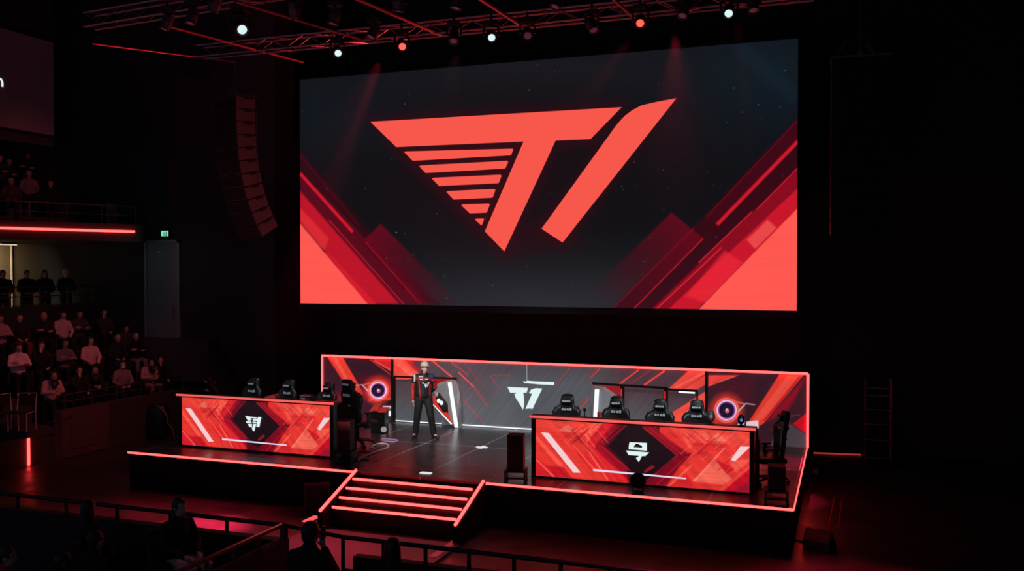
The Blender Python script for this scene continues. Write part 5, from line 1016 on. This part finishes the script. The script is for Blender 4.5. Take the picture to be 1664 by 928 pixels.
# upper balcony audience
for (x_, y_, X_, fz, tc, hr_, lab) in [(18, 302, -22.3, 5.95, (70, 40, 44), 'short', 'person with orange-lit face behind the balcony railing'), (47, 283, -22.9, 6.15, (130, 105, 110), 'none', 'bald person in pale open jacket on the upper balcony'), (82, 309, -22.0, 5.95, (24, 20, 22), 'short', 'person in black rightmost on the upper balcony'),
                                       (15, 266, -23.9, 6.7, (30, 26, 28), 'short', 'person with glinting glasses in the upper balcony back row'), (44, 253, -23.9, 6.7, (24, 22, 24), 'long', 'person in dark clothes topmost on the upper balcony'), (0, 275, -23.4, 6.7, (40, 30, 32), 'short', 'person cut off by the left edge on the upper balcony')]:
    q_ = onx(x_, y_, X_); z_ = q_[2]-1.22
    fz2 = max(fz, z_); visitor('lap' if fz < 6.6 else 'folded', hr_, (X_, q_[1], max(z_, fz)), R(50), tc, (22, 20, 22), lab, 'seated audience of the upper balcony', 'skin2')
    if z_ > fz+.03: struct(slab('balcony_step', (X_-.4, q_[1]-.3, fz-.02), (X_+.4, q_[1]+.3, z_-.001), M['concrete']))
# white boards at the balcony's end
e = tag(MB().box((-.02, -.18, 0), (.02, .18, .5)).build('notice_board', mat('board_grey', (.30, .24, .24), .8)), 'pale grey board behind the balcony railing near its right end', 'board'); q_ = onx(182, 334, -20.2); e.location = (q_[0], q_[1], 5.955)
e.scale = (1, 1, 1.3)
# metal framed chairs at the left edge of the stand
def tube_chair(loc, rz, label):
    e = empty('tubular_chair', loc, rz, label, 'chair', 'metal framed chairs at the left edge'); m_ = mat('chair_tube_red_lit', (.85, .5, .48), .4, .1)  # red light on the metal tubes put into their base colour
    for sx in (-.22, .22): MB().tube([(sx, -.2, 0), (sx, -.2, .43), (sx, .2, .43), (sx, .24, .0)], .013, 6).build('leg_frame', m_, e)
    MB().tube([(-.22, .2, .43), (-.22, .27, .86), (.22, .27, .86), (.22, .2, .43)], .013, 6).build('back_frame', m_, e)
    MB().box((-.21, -.2, .43), (.21, .2, .455)).build('seat', M['seat'], e, bevel=.008); MB().box((-.2, .245, .55), (.2, .262, .82)).build('backrest', M['seat'], e, bevel=.006); return e
q_ = onx(8, 640, -18.75); tube_chair((-18.75, q_[1], .8), R(70), 'metal framed chair at the left picture edge, upper of the two')
q_ = onx(38, 670, -18.45); tube_chair((-18.5, q_[1], .8), R(20), 'metal framed chair left of the pale jacket, lower of the two')

# --- foreground silhouettes
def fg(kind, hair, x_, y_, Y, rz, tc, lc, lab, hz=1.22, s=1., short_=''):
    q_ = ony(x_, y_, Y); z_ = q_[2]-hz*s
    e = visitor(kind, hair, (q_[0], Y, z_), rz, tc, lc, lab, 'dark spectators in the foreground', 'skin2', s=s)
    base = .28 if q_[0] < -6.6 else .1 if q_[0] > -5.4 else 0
    if z_ > base+.02: tag(MB().box((q_[0]-.3, Y-.28, base), (q_[0]+.3, Y+.28, z_+.0)).build('seating_riser', M['black']), 'black riser block under the '+short_, 'riser')
    if kind != 'stand':
        place_seat((q_[0], Y, z_), rz, 'dark seat under the '+short_)
        return e
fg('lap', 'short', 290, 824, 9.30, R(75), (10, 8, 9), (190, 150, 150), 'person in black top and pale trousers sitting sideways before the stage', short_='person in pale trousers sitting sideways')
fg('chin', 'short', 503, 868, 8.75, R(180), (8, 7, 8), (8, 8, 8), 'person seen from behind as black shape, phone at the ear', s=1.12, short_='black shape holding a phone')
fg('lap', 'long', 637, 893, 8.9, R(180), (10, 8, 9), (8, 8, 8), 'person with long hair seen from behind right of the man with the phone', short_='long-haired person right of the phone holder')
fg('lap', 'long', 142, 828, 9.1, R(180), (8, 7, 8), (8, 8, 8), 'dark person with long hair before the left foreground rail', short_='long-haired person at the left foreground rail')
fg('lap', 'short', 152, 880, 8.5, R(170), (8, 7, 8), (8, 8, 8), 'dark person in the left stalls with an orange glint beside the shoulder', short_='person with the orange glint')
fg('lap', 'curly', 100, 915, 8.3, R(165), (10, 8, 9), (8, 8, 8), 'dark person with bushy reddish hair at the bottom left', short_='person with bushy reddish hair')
fg('lap', 'short', 8, 905, 8.2, R(120), (150, 40, 36), (8, 8, 8), 'red-lit person cut by the bottom left corner', short_='red-lit person in the corner')  # red light on this person put into the jacket colour
q_ = ony(521, 868, 8.6); tag(MB().box((q_[0]-.01, 8.62, q_[2]-.07), (q_[0]+.012, 8.69, q_[2]+.07)).build('phone', M['gloss'], bevel=.004), 'black phone held beside the head of the foreground silhouette', 'phone')

# ================================================================== HAZE (thin stage smoke in front of the screen)
hm = bpy.data.materials.new('stage_haze'); hm.use_nodes = True; nt = hm.node_tree; nt.nodes.clear()
vs_ = nt.nodes.new('ShaderNodeVolumeScatter'); vs_.inputs['Density'].default_value = .0004; vs_.inputs['Anisotropy'].default_value = .35; vs_.inputs['Color'].default_value = (.9, .9, .95, 1)
no_ = nt.nodes.new('ShaderNodeOutputMaterial'); nt.links.new(vs_.outputs[0], no_.inputs['Volume'])
hz = MB().box((-12.2, 15.0, 3.0), (-.9, 21.2, 9.15)).build('stage_haze', hm); tag(hz, 'thin smoky haze hanging under the lighting truss', 'haze', kind='stuff')
